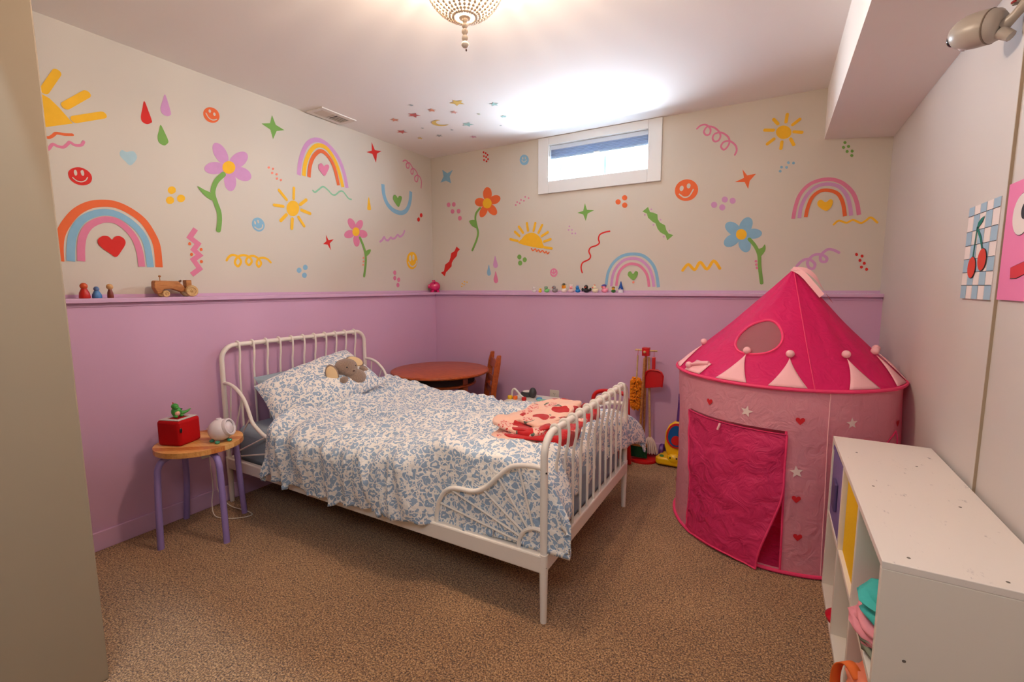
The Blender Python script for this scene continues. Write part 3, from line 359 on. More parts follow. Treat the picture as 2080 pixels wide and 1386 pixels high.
def strawberry():
    m = bpy.data.materials.new('strawberry_print_fleece'); m.use_nodes = True; nt = m.node_tree; b = nt.nodes['Principled BSDF']; L = nt.links.new
    tc = nd(nt, 'ShaderNodeTexCoord')
    nz = nd(nt, 'ShaderNodeTexNoise', i_Scale=9.0); L(tc.outputs['Object'], nz.inputs['Vector'])
    mx = nd(nt, 'ShaderNodeMixRGB', blend_type='LINEAR_LIGHT'); mx.inputs[0].default_value = 0.05; L(tc.outputs['Object'], mx.inputs[1]); L(nz.outputs['Color'], mx.inputs[2])
    v = nd(nt, 'ShaderNodeTexVoronoi', voronoi_dimensions='2D', i_Scale=9.5, i_Randomness=0.8); L(mx.outputs[0], v.inputs['Vector'])
    sep = nd(nt, 'ShaderNodeSeparateColor'); L(v.outputs['Color'], sep.inputs[0])
    berry = nd(nt, 'ShaderNodeMath', operation='LESS_THAN', i_1=0.33); L(v.outputs['Distance'], berry.inputs[0])
    leaf1 = nd(nt, 'ShaderNodeMath', operation='LESS_THAN', i_1=0.43); L(v.outputs['Distance'], leaf1.inputs[0])
    n2 = nd(nt, 'ShaderNodeTexNoise', i_Scale=14.0); L(tc.outputs['Object'], n2.inputs['Vector'])
    leaf2 = nd(nt, 'ShaderNodeMath', operation='GREATER_THAN', i_1=0.60); L(n2.outputs['Fac'], leaf2.inputs[0])
    leaf = nd(nt, 'ShaderNodeMath', operation='MULTIPLY'); L(leaf1.outputs[0], leaf.inputs[0]); L(leaf2.outputs[0], leaf.inputs[1])
    seeds = nd(nt, 'ShaderNodeTexVoronoi', i_Scale=95.0); L(tc.outputs['Object'], seeds.inputs['Vector'])
    sd = nd(nt, 'ShaderNodeMath', operation='LESS_THAN', i_1=0.42); L(seeds.outputs['Distance'], sd.inputs[0])
    pale = nd(nt, 'ShaderNodeMixRGB'); pale.inputs[1].default_value = rgb((240, 190, 172)); pale.inputs[2].default_value = rgb((214, 70, 66)); L(sd.outputs[0], pale.inputs[0])
    kind = nd(nt, 'ShaderNodeMath', operation='GREATER_THAN', i_1=0.52); L(sep.outputs[0], kind.inputs[0])
    bc = nd(nt, 'ShaderNodeMixRGB'); bc.inputs[2].default_value = rgb((190, 24, 28)); L(pale.outputs[0], bc.inputs[1]); L(kind.outputs[0], bc.inputs[0])
    m1 = nd(nt, 'ShaderNodeMixRGB'); m1.inputs[1].default_value = rgb((244, 196, 172)); m1.inputs[2].default_value = rgb((96, 108, 92)); L(leaf.outputs[0], m1.inputs[0])
    m2 = nd(nt, 'ShaderNodeMixRGB'); L(berry.outputs[0], m2.inputs[0]); L(m1.outputs[0], m2.inputs[1]); L(bc.outputs[0], m2.inputs[2])
    L(m2.outputs[0], b.inputs['Base Color']); b.inputs['Roughness'].default_value = 0.85; b.inputs['Sheen Weight'].default_value = 0.3; b.inputs['Specular IOR Level'].default_value = 0.15
    return m
m_straw = strawberry()
m_fleece_red = mat('red_fleece', (186, 26, 30), 0.9, spec=0.1, bump=(70, 0.4, 0.006), sheen=0.3)

def cloth_thin(name, c, transl=0.35, rough=0.7, bump=(26, 0.35, 0.01), alpha=1.0):
    """thin nylon that lets some light through"""
    m = bpy.data.materials.new(name); m.use_nodes = True; nt = m.node_tree; L = nt.links.new
    b = nt.nodes['Principled BSDF']; out = nt.nodes['Material Output']
    b.inputs['Base Color'].default_value = rgb(c); b.inputs['Roughness'].default_value = rough; b.inputs['Specular IOR Level'].default_value = 0.3
    t = nd(nt, 'ShaderNodeBsdfTranslucent'); t.inputs[0].default_value = rgb(c)
    mx = nd(nt, 'ShaderNodeMixShader'); mx.inputs[0].default_value = transl; L(b.outputs[0], mx.inputs[1]); L(t.outputs[0], mx.inputs[2])
    last = mx
    if alpha < 1:
        tr = nd(nt, 'ShaderNodeBsdfTransparent'); m3 = nd(nt, 'ShaderNodeMixShader'); m3.inputs[0].default_value = alpha
        L(tr.outputs[0], m3.inputs[1]); L(mx.outputs[0], m3.inputs[2]); last = m3
    L(last.outputs[0], out.inputs[0])
    tc = nd(nt, 'ShaderNodeTexCoord'); n = nd(nt, 'ShaderNodeTexNoise', i_Scale=bump[0], i_Detail=4.0, i_Distortion=1.2)
    bp = nd(nt, 'ShaderNodeBump', i_Strength=bump[1], i_Distance=bump[2]); L(tc.outputs['Object'], n.inputs['Vector']); L(n.outputs['Fac'], bp.inputs['Height'])
    L(bp.outputs[0], b.inputs['Normal']); L(bp.outputs[0], t.inputs['Normal'])
    return m
m_tentroof = cloth_thin('hot_pink_nylon', (232, 36, 112), 0.3, rough=0.55, bump=(16, 0.6, 0.015))
m_tentwall = cloth_thin('pale_pink_nylon', (246, 176, 190), 0.4, bump=(18, 0.6, 0.015))
m_tentdoor = cloth_thin('deep_pink_nylon', (230, 60, 118), 0.3, rough=0.45, bump=(14, 0.8, 0.02))
m_tenttrim = mat('pink_binding_tape', (236, 60, 112), 0.6)
m_penn = mat('pale_pink_felt', (246, 186, 190), 0.85, bump=(90, 0.2, 0.004))
m_mesh = cloth_thin('grey_pink_mesh', (226, 170, 176), 0.4, alpha=0.5)

PAINT = {'yellow': (240, 184, 44), 'orange': (226, 106, 58), 'red': (206, 44, 38), 'pink': (216, 126, 156), 'lilac': (204, 150, 194), 'green': (120, 166, 82), 'blue': (134, 180, 206), 'pale_blue': (170, 200, 208), 'mint': (138, 190, 154), 'salmon': (236, 138, 116), 'teal': (130, 196, 186), 'olive': (176, 172, 110), 'slate': (140, 150, 150)}
def paint(c): return m_wall if c == 'wallcream' else mat('wall_paint_' + c, PAINT[c], 0.7, spec=0.25, var=(30, 0.06))
def glass():
    m = bpy.data.materials.new('window_glass'); m.use_nodes = True; nt = m.node_tree; L = nt.links.new
    out = nt.nodes['Material Output']; tr = nd(nt, 'ShaderNodeBsdfTransparent'); gl = nd(nt, 'ShaderNodeBsdfGlossy'); gl.inputs['Roughness'].default_value = 0.02
    tr.inputs[0].default_value = (0.95, 0.98, 1, 1)
    mx = nd(nt, 'ShaderNodeMixShader'); mx.inputs[0].default_value = 0.06; L(tr.outputs[0], mx.inputs[1]); L(gl.outputs[0], mx.inputs[2]); L(mx.outputs[0], out.inputs[0])
    return m
m_glass = glass()
# ------------------------------------------------------------------ the room shell
H = 2.289; W = 3.2; LD = 0.10; ZL = 1.1255; YF = -2.80; YB = -5.2
struct(MB().box((-0.2, YB-0.1, -0.05), (W+0.1, 0.3, 0.0)).build('floor', m_carpet, smooth=False))
struct(MB().box((-0.2, YB-0.1, H), (W+0.1, 0.3, H+0.08)).build('ceiling', m_ceil, smooth=False))
# left wall: cream upper wall, lavender lower wall standing 10 cm proud
wall_left = struct(MB().box((-0.15, YF, ZL), (0.0, 0.15, H)).build('wall_left', m_wall, smooth=False))
MB().box((-0.15, YF, 0.0), (LD, 0.0, ZL-0.002)).build('lower_wall', m_lav, wall_left, smooth=False, label='lavender painted lower wall')
MB().box((0.0, YF, ZL+0.0005), (0.006, 0.0, ZL+0.016)).build('painted_strip', m_trim, wall_left, smooth=False, label='narrow lavender strip above the ledge')
# back wall with the window opening
wx0, wx1, wz0, wz1 = 1.139, 1.888, 1.962, 2.234
b = MB()
b.box((0.0, 0.0, ZL), (wx0, 0.15, H)); b.box((wx1, 0.0, ZL), (W, 0.15, H)); b.box((wx0, 0.0, ZL), (wx1, 0.15, wz0)); b.box((wx0, 0.0, wz1), (wx1, 0.15, H))
wall_back = struct(b.build('wall_back', m_wall, smooth=False))
MB().box((LD, -LD, 0.0), (W, 0.15, ZL-0.002)).build('lower_wall', m_lav, wall_back, smooth=False, label='lavender painted lower wall')
MB().box((0.006, -0.006, ZL+0.0005), (W, 0.0, ZL+0.016)).build('painted_strip', m_trim, wall_back, smooth=False, label='narrow lavender strip above the ledge')
# ledge caps: board with an overhanging lip and a small moulding below
def ledge(name, lo, hi, axis):
    b = MB()
    if axis == 'L':
        b.box((0.0, YF, ZL-0.020), (0.126, 0.0, ZL)); o = b.build(name, m_trim, smooth=False, bevel=0.003)
        MB().box((LD, YF, ZL-0.038), (0.104, -0.104, ZL-0.020)).build('moulding', m_trim, o, smooth=False, bevel=0.003)
    else:
        b.box((0.126, -0.126, ZL-0.020), (W, 0.0, ZL)); o = b.build(name, m_trim, smooth=False, bevel=0.003)
        MB().box((0.104, -0.104, ZL-0.038), (W, -LD, ZL-0.020)).build('moulding', m_trim, o, smooth=False, bevel=0.003)
    return struct(o)
ledge('trim_1', 0, 0, 'L'); ledge('trim_2', 0, 0, 'B')
struct(MB().box((LD, YF, 0), (LD+0.014, -LD, 0.086)).build('baseboard_left', m_trim, smooth=False, bevel=0.003))
struct(MB().box((LD+0.014, -LD-0.014, 0), (W, -LD, 0.086)).build('baseboard_back', m_trim, smooth=False, bevel=0.003))
# right wall of wide panels with a joint strip
wall_right = struct(MB().box((W, YB, 0), (W+0.1, 0.15, H)).build('wall_right', m_wright, smooth=False))
MB().box((W-0.007, -1.590, 0), (W, -1.568, 1.90)).build('joint_strip', m_wright, wall_right, smooth=False, bevel=0.002)
MB().box((W-0.0065, -1.5930, 0), (W, -1.5905, 1.90)).build('joint_gap', mat('joint_brown', (168, 148, 124), 0.7), wall_right, smooth=False)  # thin brown line along the joint strip
# soffit along the right wall
b = MB(); prof = [(2.885, H), (2.885, 2.009), (W, 1.974), (W, H)]
b.add([(x, y, z) for y in (0.0, YF-0.15) for (x, z) in prof], [(0, 1, 2, 3), (7, 6, 5, 4), (0, 4, 5, 1), (1, 5, 6, 2), (2, 6, 7, 3), (3, 7, 4, 0)])
struct(b.build('ceiling_soffit', m_ceil, smooth=False))
# front wall stub with the door jamb, header above the opening, the hall behind
m_jamb = mat('beige_jamb_paint', (146, 128, 104), 0.6, spec=0.3)
b = MB(); b.box((-0.15, YF-0.75, 0), (1.0, YF, H)); b.box((1.0, YF-0.15, 2.06), (W, YF, H))
wall_front = struct(b.build('wall_front', m_jamb, smooth=False, bevel=0.004))
b = MB(); b.box((-0.25, YB, 0), (-0.15, YF-0.75, H)); struct(b.build('wall_hall_side', m_wall, smooth=False))
b = MB(); b.box((-0.25, YB-0.1, 0), (W+0.1, YB, H)); struct(b.build('wall_hall_end', m_wall, smooth=False))

# ------------------------------------------------------------------ window
win = struct(MB().box((wx0, 0.085, wz0), (wx1, 0.087, wz1)).build('window_1', m_glass, smooth=False))
ox0, ox1, oz0, oz1 = 1.056, 1.975, 1.877, H-0.002
for lo, hi in (((ox0, -0.017, oz0), (wx0+0.004, -0.0005, oz1)), ((wx1-0.004, -0.017, oz0), (ox1, -0.0005, oz1)),
               ((wx0+0.004, -0.016, oz0), (wx1-0.004, -0.0005, wz0+0.004)), ((wx0+0.004, -0.016, wz1-0.004), (wx1-0.004, -0.0005, oz1))):
    MB().box(lo, hi).build('casing_board', m_white, win, smooth=False, bevel=0.003)
for lo, hi in (((wx0, 0.0, wz0), (wx0+0.008, 0.15, wz1)), ((wx1-0.008, 0.0, wz0), (wx1, 0.15, wz1)), ((wx0, 0.0, wz0), (wx1, 0.15, wz0+0.006)), ((wx0, 0.0, wz1-0.006), (wx1, 0.15, wz1))):
    MB().box(lo, hi).build('reveal_board', m_white, win, smooth=False)
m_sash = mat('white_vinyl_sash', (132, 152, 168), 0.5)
for lo, hi in (((wx0+0.052, 0.075, wz0), (wx0+0.072, 0.10, wz1)), ((1.546, 0.07, wz0), (1.568, 0.105, wz1)), ((wx1-0.03, 0.075, wz0), (wx1-0.008, 0.10, wz1)),
               ((wx0+0.05, 0.075, wz0+0.006), (wx1-0.008, 0.10, wz0+0.018)), ((wx0+0.05, 0.075, wz1-0.03), (wx1-0.008, 0.10, wz1-0.006))):
    MB().box(lo, hi).build('sash_bar', m_sash, win, smooth=False, bevel=0.002)
bl = thing('window_blind', 'raised grey-blue roller blind inside the window frame', 'blind', (1.514, 0.03, wz1-0.006))
bo = (1.514, 0.03, wz1-0.006)
MB(bo).box((wx0+0.01, 0.006, wz1-0.038), (wx1-0.01, 0.05, wz1-0.007)).build('headrail', mat('blind_headrail', (196, 204, 214), 0.5), bl, smooth=False, bevel=0.004)
m_blind = cloth_thin('blind_cloth', (150, 164, 184), 0.35, bump=(40, 0.05, 0.002))
for i in range(5):
    z = wz1-0.038-0.0105*i
    MB(bo).box((wx0+0.012, 0.010, z-0.0100), (wx1-0.012, 0.046, z)).build('blind_pleat', m_blind, bl, smooth=False, bevel=0.003)
z = wz1-0.038-0.0105*5
MB(bo).box((wx0+0.011, 0.010, z-0.014), (wx1-0.011, 0.046, z)).build('bottom_rail', mat('blind_bottom_rail', (158, 180, 204), 0.5), bl, smooth=False, bevel=0.003)
MB(bo).box((1.49, 0.004, z-0.014), (1.535, 0.010, z-0.004)).build('pull_tab', m_white, bl, smooth=False, bevel=0.002)
# snowy ground outside, level with the sill
struct(MB().box((-1.0, 0.35, 1.80), (4.5, 5.0, 1.9)).build('ground_outside', mat('snow', (240, 244, 250), 0.8), smooth=False))

# ------------------------------------------------------------------ painted motifs on the walls (parts of the walls)
def mural():
    cnt = 0
    for (wl, name, label, layers) in MURAL:
        par = wall_left if wl == 'L' else wall_back
        root = None
        for li, (col, pn, shapes) in enumerate(layers):
            off = 0.0007 + 0.0007*li
            def pt(s_, z): return (off, s_, z) if wl == 'L' else (s_, -off, z)
            b = MB(); nn = 0
            for (k, wd, fl) in shapes:
                pts = [Vector((fl[i]/1000, fl[i+1]/1000, 0)) for i in range(0, len(fl), 2)]
                e = off + 0.00011*nn; nn += 1
                P3 = (lambda v, g=0.0: (e+g, v.x, v.y)) if wl == 'L' else (lambda v, g=0.0: (v.x, -e-g, v.y))
                if k in 'pq':
                    pp = smoothpts(pts, 4, True) if k == 'p' else pts
                    b.add([P3(v) for v in pp], [tuple(range(len(pp)))])
                else:
                    sm = smoothpts(pts, 7) if (k in 'sS' and len(pts) > 2) else pts
                    r = wd/2000; m_ = len(sm); vs_ = []; fs = []
                    for i, p in enumerate(sm):
                        a = (sm[i]-sm[i-1]).normalized() if i > 0 else (sm[1]-sm[0]).normalized()
                        c = (sm[i+1]-sm[i]).normalized() if i < m_-1 else a
                        t = (a+c).normalized(); n_ = Vector((-t.y, t.x, 0)); q = 1/max(0.45, a.dot(t))
                        vs_ += [p+n_*r*q, p-n_*r*q]
                    b.add([P3(v, 3e-6*(i//2)) for i, v in enumerate(vs_)], [(2*i, 2*i+1, 2*i+3, 2*i+2) for i in range(m_-1)])
                    if k in 'sz':
                        for p, q_, g in ((sm[0], sm[1], 0.0), (sm[-1], sm[-2], 3e-6*(m_-1))):
                            d_ = (p-q_); a0 = math.atan2(d_.y, d_.x) - PI/2
                            b.add([P3(p+Vector((math.cos(a0+PI*j/7)*r, math.sin(a0+PI*j/7)*r, 0)), g) for j in range(8)], [tuple(range(8))])
            o = b.build(name if root is None else pn, paint(col), par if root is None else root, smooth=False)
            if root is None: root = o; o['label'] = label
            cnt += 1
mural()
# small star and moon stickers on the ceiling
ceil_o = bpy.data.objects['ceiling']
def star_poly(r, rr=0.45, n=5, a0=0.0):
    return [((r if i % 2 == 0 else r*rr)*math.cos(a0+PI*i/n), (r if i % 2 == 0 else r*rr)*math.sin(a0+PI*i/n)) for i in range(2*n)]
for i, (x, y, c, r) in enumerate(STICKERS):
    if r > 0: poly = star_poly(r, 0.45, 5, i*0.7)
    else:
        r = -r; poly = [(r*math.cos(a), r*math.sin(a)) for a in [math.radians(60+240*k/12) for k in range(13)]] + [(0.35*r+0.78*r*math.cos(a), 0.78*r*math.sin(a)) for a in [math.radians(285-210*k/10) for k in range(11)]]
    MB().add([(x+p[0], y+p[1], H-0.0015) for p in poly], [tuple(range(len(poly)))]).build('moon_sticker' if len(poly) > 12 else 'star_sticker', mat('sticker_'+c, tuple(int(v*0.62+220*0.38) for v in PAINT[c]), 0.6), ceil_o, smooth=False)

# ------------------------------------------------------------------ ceiling vent
vo = (0.095, -1.12, H)
vt = thing('ceiling_vent', 'white metal air vent on the ceiling beside the left wall', 'vent', vo)
b = MB(vo); x0, x1, y0, y1 = 0.015, 0.172, -1.256, -0.982
for lo, hi in (((x0, y0, H-0.008), (x0+0.035, y1, H-0.0005)), ((x1-0.035, y0, H-0.008), (x1, y1, H-0.0005)), ((x0+0.035, y0, H-0.008), (x1-0.035, y0+0.03, H-0.0005)), ((x0+0.035, y1-0.03, H-0.008), (x1-0.035, y1, H-0.0005)), ((x0+0.035, -1.124, H-0.008), (x1-0.035, -1.114, H-0.0005))): b.box(lo, hi)
b.build('frame', mat('vent_enamel', (226, 216, 206), 0.4), vt, smooth=False, bevel=0.002)
MB(vo).box((x0+0.03, y0+0.02, H-0.0012), (x1-0.03, y1-0.02, H-0.0004)).build('duct', mat('vent_dark', (52, 40, 34), 0.8), vt, smooth=False)
for i in range(16):
    y = y0+0.036+i*0.0137
    if -1.13 < y < -1.11: continue
    near = y < -1.12
    MB(vo).box((x0+0.034, y-0.0035, H-0.007), (x1-0.034, y+0.0035, H-0.0035), RX(-0.7 if near else 0.35)).build('slat', mat('vent_enamel'), vt, smooth=False)
# ------------------------------------------------------------------ bed frame
HX, FX, YN, YFAR = 0.137, 2.039, -1.949, -0.962
BO = (1.088, -1.455, 0.0)
bed = thing('bed_frame', 'cream white metal bed frame with barred headboard and fan-shaped side arms', 'bed', BO)
def arch(x, zt, rc, r):
    pts = [(x, YN, 0.18), (x, YN, 0.3), (x, YN, zt-rc-0.05)]
    for k in range(9):
        a = PI/2*k/8; pts.append((x, YN+rc*(1-math.cos(a)), zt-rc+rc*math.sin(a)))
    for k in range(1, 9): pts.append((x, YN+rc+(YFAR-YN-2*rc)*k/8, zt))
    for k in range(1, 9):
        a = PI/2*k/8; pts.append((x, YFAR-rc+rc*math.sin(a), zt-rc+rc*math.cos(a)))
    pts += [(x, YFAR, zt-rc-0.05), (x, YFAR, 0.3), (x, YFAR, 0.18)]
    return MB(BO).tube(pts, r, 12)
arch(HX, 0.862, 0.075, 0.0125).build('headboard_arch', m_bed, bed)
arch(FX, 0.672, 0.075, 0.0130).build('footboard_arch', m_bed, bed)
for x in (HX, FX):
    for y in (YN, YFAR):
        MB(BO).tube([(x, y, 0.0), (x, y, 0.10), (x, y, 0.255)], [0.0115, 0.0135, 0.0165], 12).build('leg', m_bed, bed)
def bar(x, y, zt, sgn, r=0.0058):
    ring = [(x+0.0165*math.cos(a), y, zt+0.0165*math.sin(a)) for a in [2*PI*k/16 for k in range(16)]]
    b = MB(BO)
    b.tube([(x+sgn*0.004, y, 0.24), (x+sgn*0.004, y, zt-0.16), (x+sgn*0.006, y, zt-0.12), (x+sgn*0.016, y, zt-0.07), (x+sgn*0.019, y, zt-0.03), (x+sgn*0.0172, y, zt)], r, 8)
    b.tube(ring, r, 8, closed=True)
    return b.build('bar', m_bed, bed)
for i in range(11):
    y = -1.860+0.0805*i
    bar(HX, y, 0.862, 1); bar(FX, y, 0.672, 1)
# rails
for y, nm in ((YN, 'side_rail'), (YFAR, 'side_rail')):
    o = MB(BO).box((HX, y-0.013, 0.192), (0.69, y+0.013, 0.252)).build(nm, m_bedrail, bed, smooth=False, bevel=0.006)
    o = MB(BO).box((0.665, y-0.017, 0.188), (FX, y+0.017, 0.254)).build(nm, m_bedrail, bed, smooth=False, bevel=0.006)
MB(BO).box((FX-0.012, YN, 0.192), (FX+0.014, YFAR, 0.252)).build('end_rail', m_bedrail, bed, smooth=False, bevel=0.006)
MB(BO).box((HX-0.012, YN, 0.192), (HX+0.014, YFAR, 0.252)).build('end_rail', m_bedrail, bed, smooth=False, bevel=0.006)
for k in range(9):
    x = 0.3+k*0.2
    MB(BO).box((x-0.03, YN+0.013, 0.2), (x+0.03, YFAR-0.013, 0.212)).build('slat', m_bedrail, bed, smooth=False)
for z in (0.238, 0.210, 0.548):
    MB(BO).ball((FX+0.011, YN-0.006, z), 0.0035, (1, 1, 1), 8).build('bolt', m_dark, bed)
# side arms: S-curved tube from the post down to the rail, with a fan of spokes
def arm(x0, d, y, pts, inner, spokes):
    f = lambda p: (x0+d*p[0], y, p[1])
    a = MB(BO).tube(smoothpts([f(p) for p in pts], 5), 0.0092, 10).build('side_arm', m_bed, bed)
    MB(BO).tube(smoothpts([f(p) for p in inner], 5), 0.0075, 8).build('inner_arc', m_bed, a)
    for p, q in spokes: MB(BO).tube([f(p), f(q)], 0.0042, 6).build('spoke', m_bed, a)
FA = [(0.0, 0.560), (0.05, 0.560), (0.095, 0.553), (0.134, 0.538), (0.18, 0.497), (0.234, 0.444), (0.29, 0.416), (0.372, 0.410), (0.417, 0.390), (0.449, 0.345), (0.463, 0.297), (0.467, 0.25)]
FI = [(0.0, 0.336), (0.04, 0.337), (0.075, 0.318), (0.095, 0.285), (0.098, 0.25)]
FS = [((0.100, 0.552), (0.041, 0.337)), ((0.182, 0.493), (0.06, 0.329)), ((0.249, 0.434), (0.08, 0.313)), ((0.396, 0.400), (0.095, 0.295)), ((0.452, 0.335), (0.098, 0.274))]
HA = [(0.0, 0.661), (0.045, 0.663), (0.105, 0.648), (0.155, 0.617), (0.19, 0.579), (0.216, 0.53), (0.240, 0.481), (0.281, 0.451), (0.33, 0.427), (0.39, 0.412), (0.43, 0.39), (0.455, 0.345), (0.463, 0.297), (0.467, 0.25)]
HS = [((0.07, 0.658), (0.025, 0.338)), ((0.165, 0.607), (0.05, 0.335)), ((0.228, 0.505), (0.07, 0.322)), ((0.35, 0.420), (0.092, 0.300)), ((0.447, 0.352), (0.098, 0.274))]
for y in (YN, YFAR):
    arm(FX, -1, y, FA, FI, FS); arm(HX, 1, y, HA, FI, HS)

# ------------------------------------------------------------------ mattress
mt = MB(BO)
mt.box((0.160, YN+0.032, 0.213), (FX-0.016, YFAR-0.02, 0.425))
mo = mt.build('mattress', m_sheet, None, bevel=0.045, seg=4); mo.location = BO
tag(mo, 'mattress in a grey-blue fitted sheet on the white bed frame', 'mattress')

# ------------------------------------------------------------------ duvet
def outdrop(d, r):
    if d <= 0: return 0.0, 0.0
    q = r*PI/2
    if d < q: return r*math.sin(d/r), r*(1-math.cos(d/r))
    return r + 0.03*(d-q), r + (d-q)
def duvet_pt(u, v):
    yn, yf, xf = -1.90, -1.00, 1.965
    xh = 0.54 - 0.24*sstep(0.25, 0.9, v) + 0.03*math.sin(v*9)
    La = xf - xh; tail = 0.235
    a = u*(La+tail); x0 = xh + min(a, La); da = max(0.0, a-La)
    hem_n = 0.36; hem_f = 0.26
    bt = -hem_n + v*((yf-yn)+hem_n+hem_f)
    dn = max(0.0, -bt); df = max(0.0, bt-(yf-yn)); y0 = yn + min(max(bt, 0), yf-yn)
    k_in = sstep(1.46, 1.60, x0)
    on, zn = outdrop(dn*(0.98 + 0.06*k_in), 0.085 - 0.055*k_in)
    of, zf = outdrop(df, 0.07)
    oa, za = outdrop(da, 0.075)
    # rolling surface: ridge along the near side, hollow behind it, swell in the middle
    zt = 0.512
    zt += 0.042*gauss(y0+1.83, 0.11)*(0.75+0.45*math.sin(x0*4.2+0.8)) - 0.036*gauss(y0+1.60-0.12*(x0-1.2), 0.10) + 0.022*gauss(y0+1.28, 0.20)*math.sin(x0*3.3+2.0)
    zt += 0.030*gauss(x0-0.45, 0.22) + 0.016*gauss(x0-1.85, 0.14) - 0.020*gauss(x0-1.33, 0.2)*sstep(-1.4, -1.0, y0)
    zt += 0.014*fbm(x0*4.2, y0*4.2, 0.3) + 0.008*fbm(x0*10, y0*13, 2.2, 2)
    wx = x0 + 0.05*noise.noise(Vector((x0*5, y0*5, 9.0))); wy = y0 + 0.05*noise.noise(Vector((x0*5, y0*5, 19.0)))
    for (ax, ay, k_, am) in ((5.0, 9.0, 4.0, 0.020), (13.0, 4.0, 8.0, 0.012), (8.0, 17.0, 12.0, 0.010)):
        r_ = abs(noise.noise(Vector((wx*ax, wy*ay, k_))))
        zt += am*max(0.0, 0.30-r_)/0.30*(0.4+0.6*abs(noise.noise(Vector((x0*2.2, y0*2.2, k_+3)))*2))
    hr = 0.065; dh = max(0.0, hr-(x0-xh)*1.0)
    if dh > 0: zt -= 0.9*(hr - math.sqrt(max(0.0, hr*hr-dh*dh)))
    drop = math.sqrt(zn*zn+zf*zf+za*za) if (zn+zf > 0 and za > 0) else zn+zf+za
    x = x0 + oa*(0.75) ; y = y0 - on + of
    # hanging folds on the near side
    hang = sstep(0.02, 0.12, dn)
    fold = math.sin(x0*33+2.2*noise.noise(Vector((x0*5, 0, 1)))*3) * noise.noise(Vector((x0*4.0, 3.3, dn*3)))
    pl_ = abs(noise.noise(Vector((x0*9.0+0.6*dn, dn*1.6, 3.0)))); pl2 = abs(noise.noise(Vector((x0*17.0, dn*3.0, 8.0))))
    y -= hang*(0.016*fold + 0.030*max(0, 0.28-pl_)/0.28 + 0.014*max(0, 0.25-pl2)/0.25 + 0.022*math.sin(PI*min(1, dn/0.34)))*(1-0.9*k_in)
    y -= 0.002*k_in*hang
    hf = sstep(0.02, 0.12, df); y += hf*0.02*math.sin(x0*24)
    # bulge over the low foot corners
    if da > 0:
        ha = sstep(0.0, 0.2, da)
        x += ha*(0.085*gauss(y0+1.90, 0.11) + 0.030*gauss(y0+1.02, 0.10) + 0.012*math.sin(y0*30) + 0.010*noise.noise(Vector((y0*9, da*9, 2))))
        if dn > 0: x += 0.03*ha*sstep(0, .1, dn)
    y += (0.09*gauss(x0-1.96, 0.13) + 0.02)*sstep(0.02, 0.16, df); x += 0.05*sstep(1.85, 1.965, x0)*sstep(0.02, 0.16, df)
    z = zt - drop + hang*0.012*noise.noise(Vector((x0*9, dn*9, 5)))
    zmin = 0.232 + 0.03*sstep(1.0, 2.0, x0) + 0.014*math.sin(x0*11) + 0.012*noise.noise(Vector((x0*8, 1, 1)))
    if dn > 0: z = max(z, zmin + 0.004*k_in)
    if da > 0: z = max(z, 0.295 + 0.022*math.sin(y0*13) - 0.03*gauss(y0+1.92, 0.08))
    if df > 0: z = max(z, 0.24)
    return (x, y, z)
dv = MB(BO).grid(duvet_pt, 150, 150)
dvo = dv.build('duvet', m_floral, None, solid=0.0, angle=80); dvo.location = BO
md = dvo.modifiers.new('thickness', 'SOLIDIFY'); md.thickness = 0.02; md.offset = -1
tag(dvo, 'puffy cream duvet printed with grey-blue flowers, spread over the bed', 'duvet')

# ------------------------------------------------------------------ pillows
def pillow(name, m, TL, wv, hv, thick, label, sd, hl=None):
    hl = Vector(hl or hv); TL = Vector(TL); wv = Vector(wv); hv = Vector(hv); n_ = hv.cross(wv).normalized(); c = TL + wv/2 + hv/2
    if n_.z < 0: n_ = -n_
    b = MB(c)
    def f(sgn):
        def g(u, v):
            a = 2*u-1; d = 2*v-1
            prof = max(0.0, (1-abs(a)**3.2))**0.55 * max(0.0, (1-abs(d)**3.0))**0.55
            pin = 1 - 0.055*(1-a*a)*(abs(d)**4); pin2 = 1 - 0.055*(1-d*d)*(abs(a)**4)
            q = TL + wv*(0.5+a*pin2/2) + (hl.lerp(hv, sstep(0.0, 0.6, u)))*(0.5+d*pin/2)
            w_ = 0.010*fbm(a*2.6+sd, d*2.6, sgn, 3)*prof**0.5
            return q + n_*(sgn*thick*prof + w_)
        return g
    b.grid(f(1), 36, 26); b.grid(f(-1), 36, 26)
    o = b.build(name, m, None, angle=70); o.location = c
    tag(o, label, 'pillow')
    return o
pillow('pillow', m_floral, (0.245, -1.850, 0.638), (-0.005, 0.635, 0.125), (0.34, 0.0, -0.185), 0.088, 'cream pillow printed with grey-blue flowers, leaning on the headboard', 0.3, (0.24, -0.035, -0.225))
pillow('pillow', m_sheet, (0.190, -1.815, 0.675), (0.0, 0.60, 0.04), (0.14, 0.03, -0.26), 0.05, 'plain grey-blue pillow peeking out behind the flowered one', 2.3)

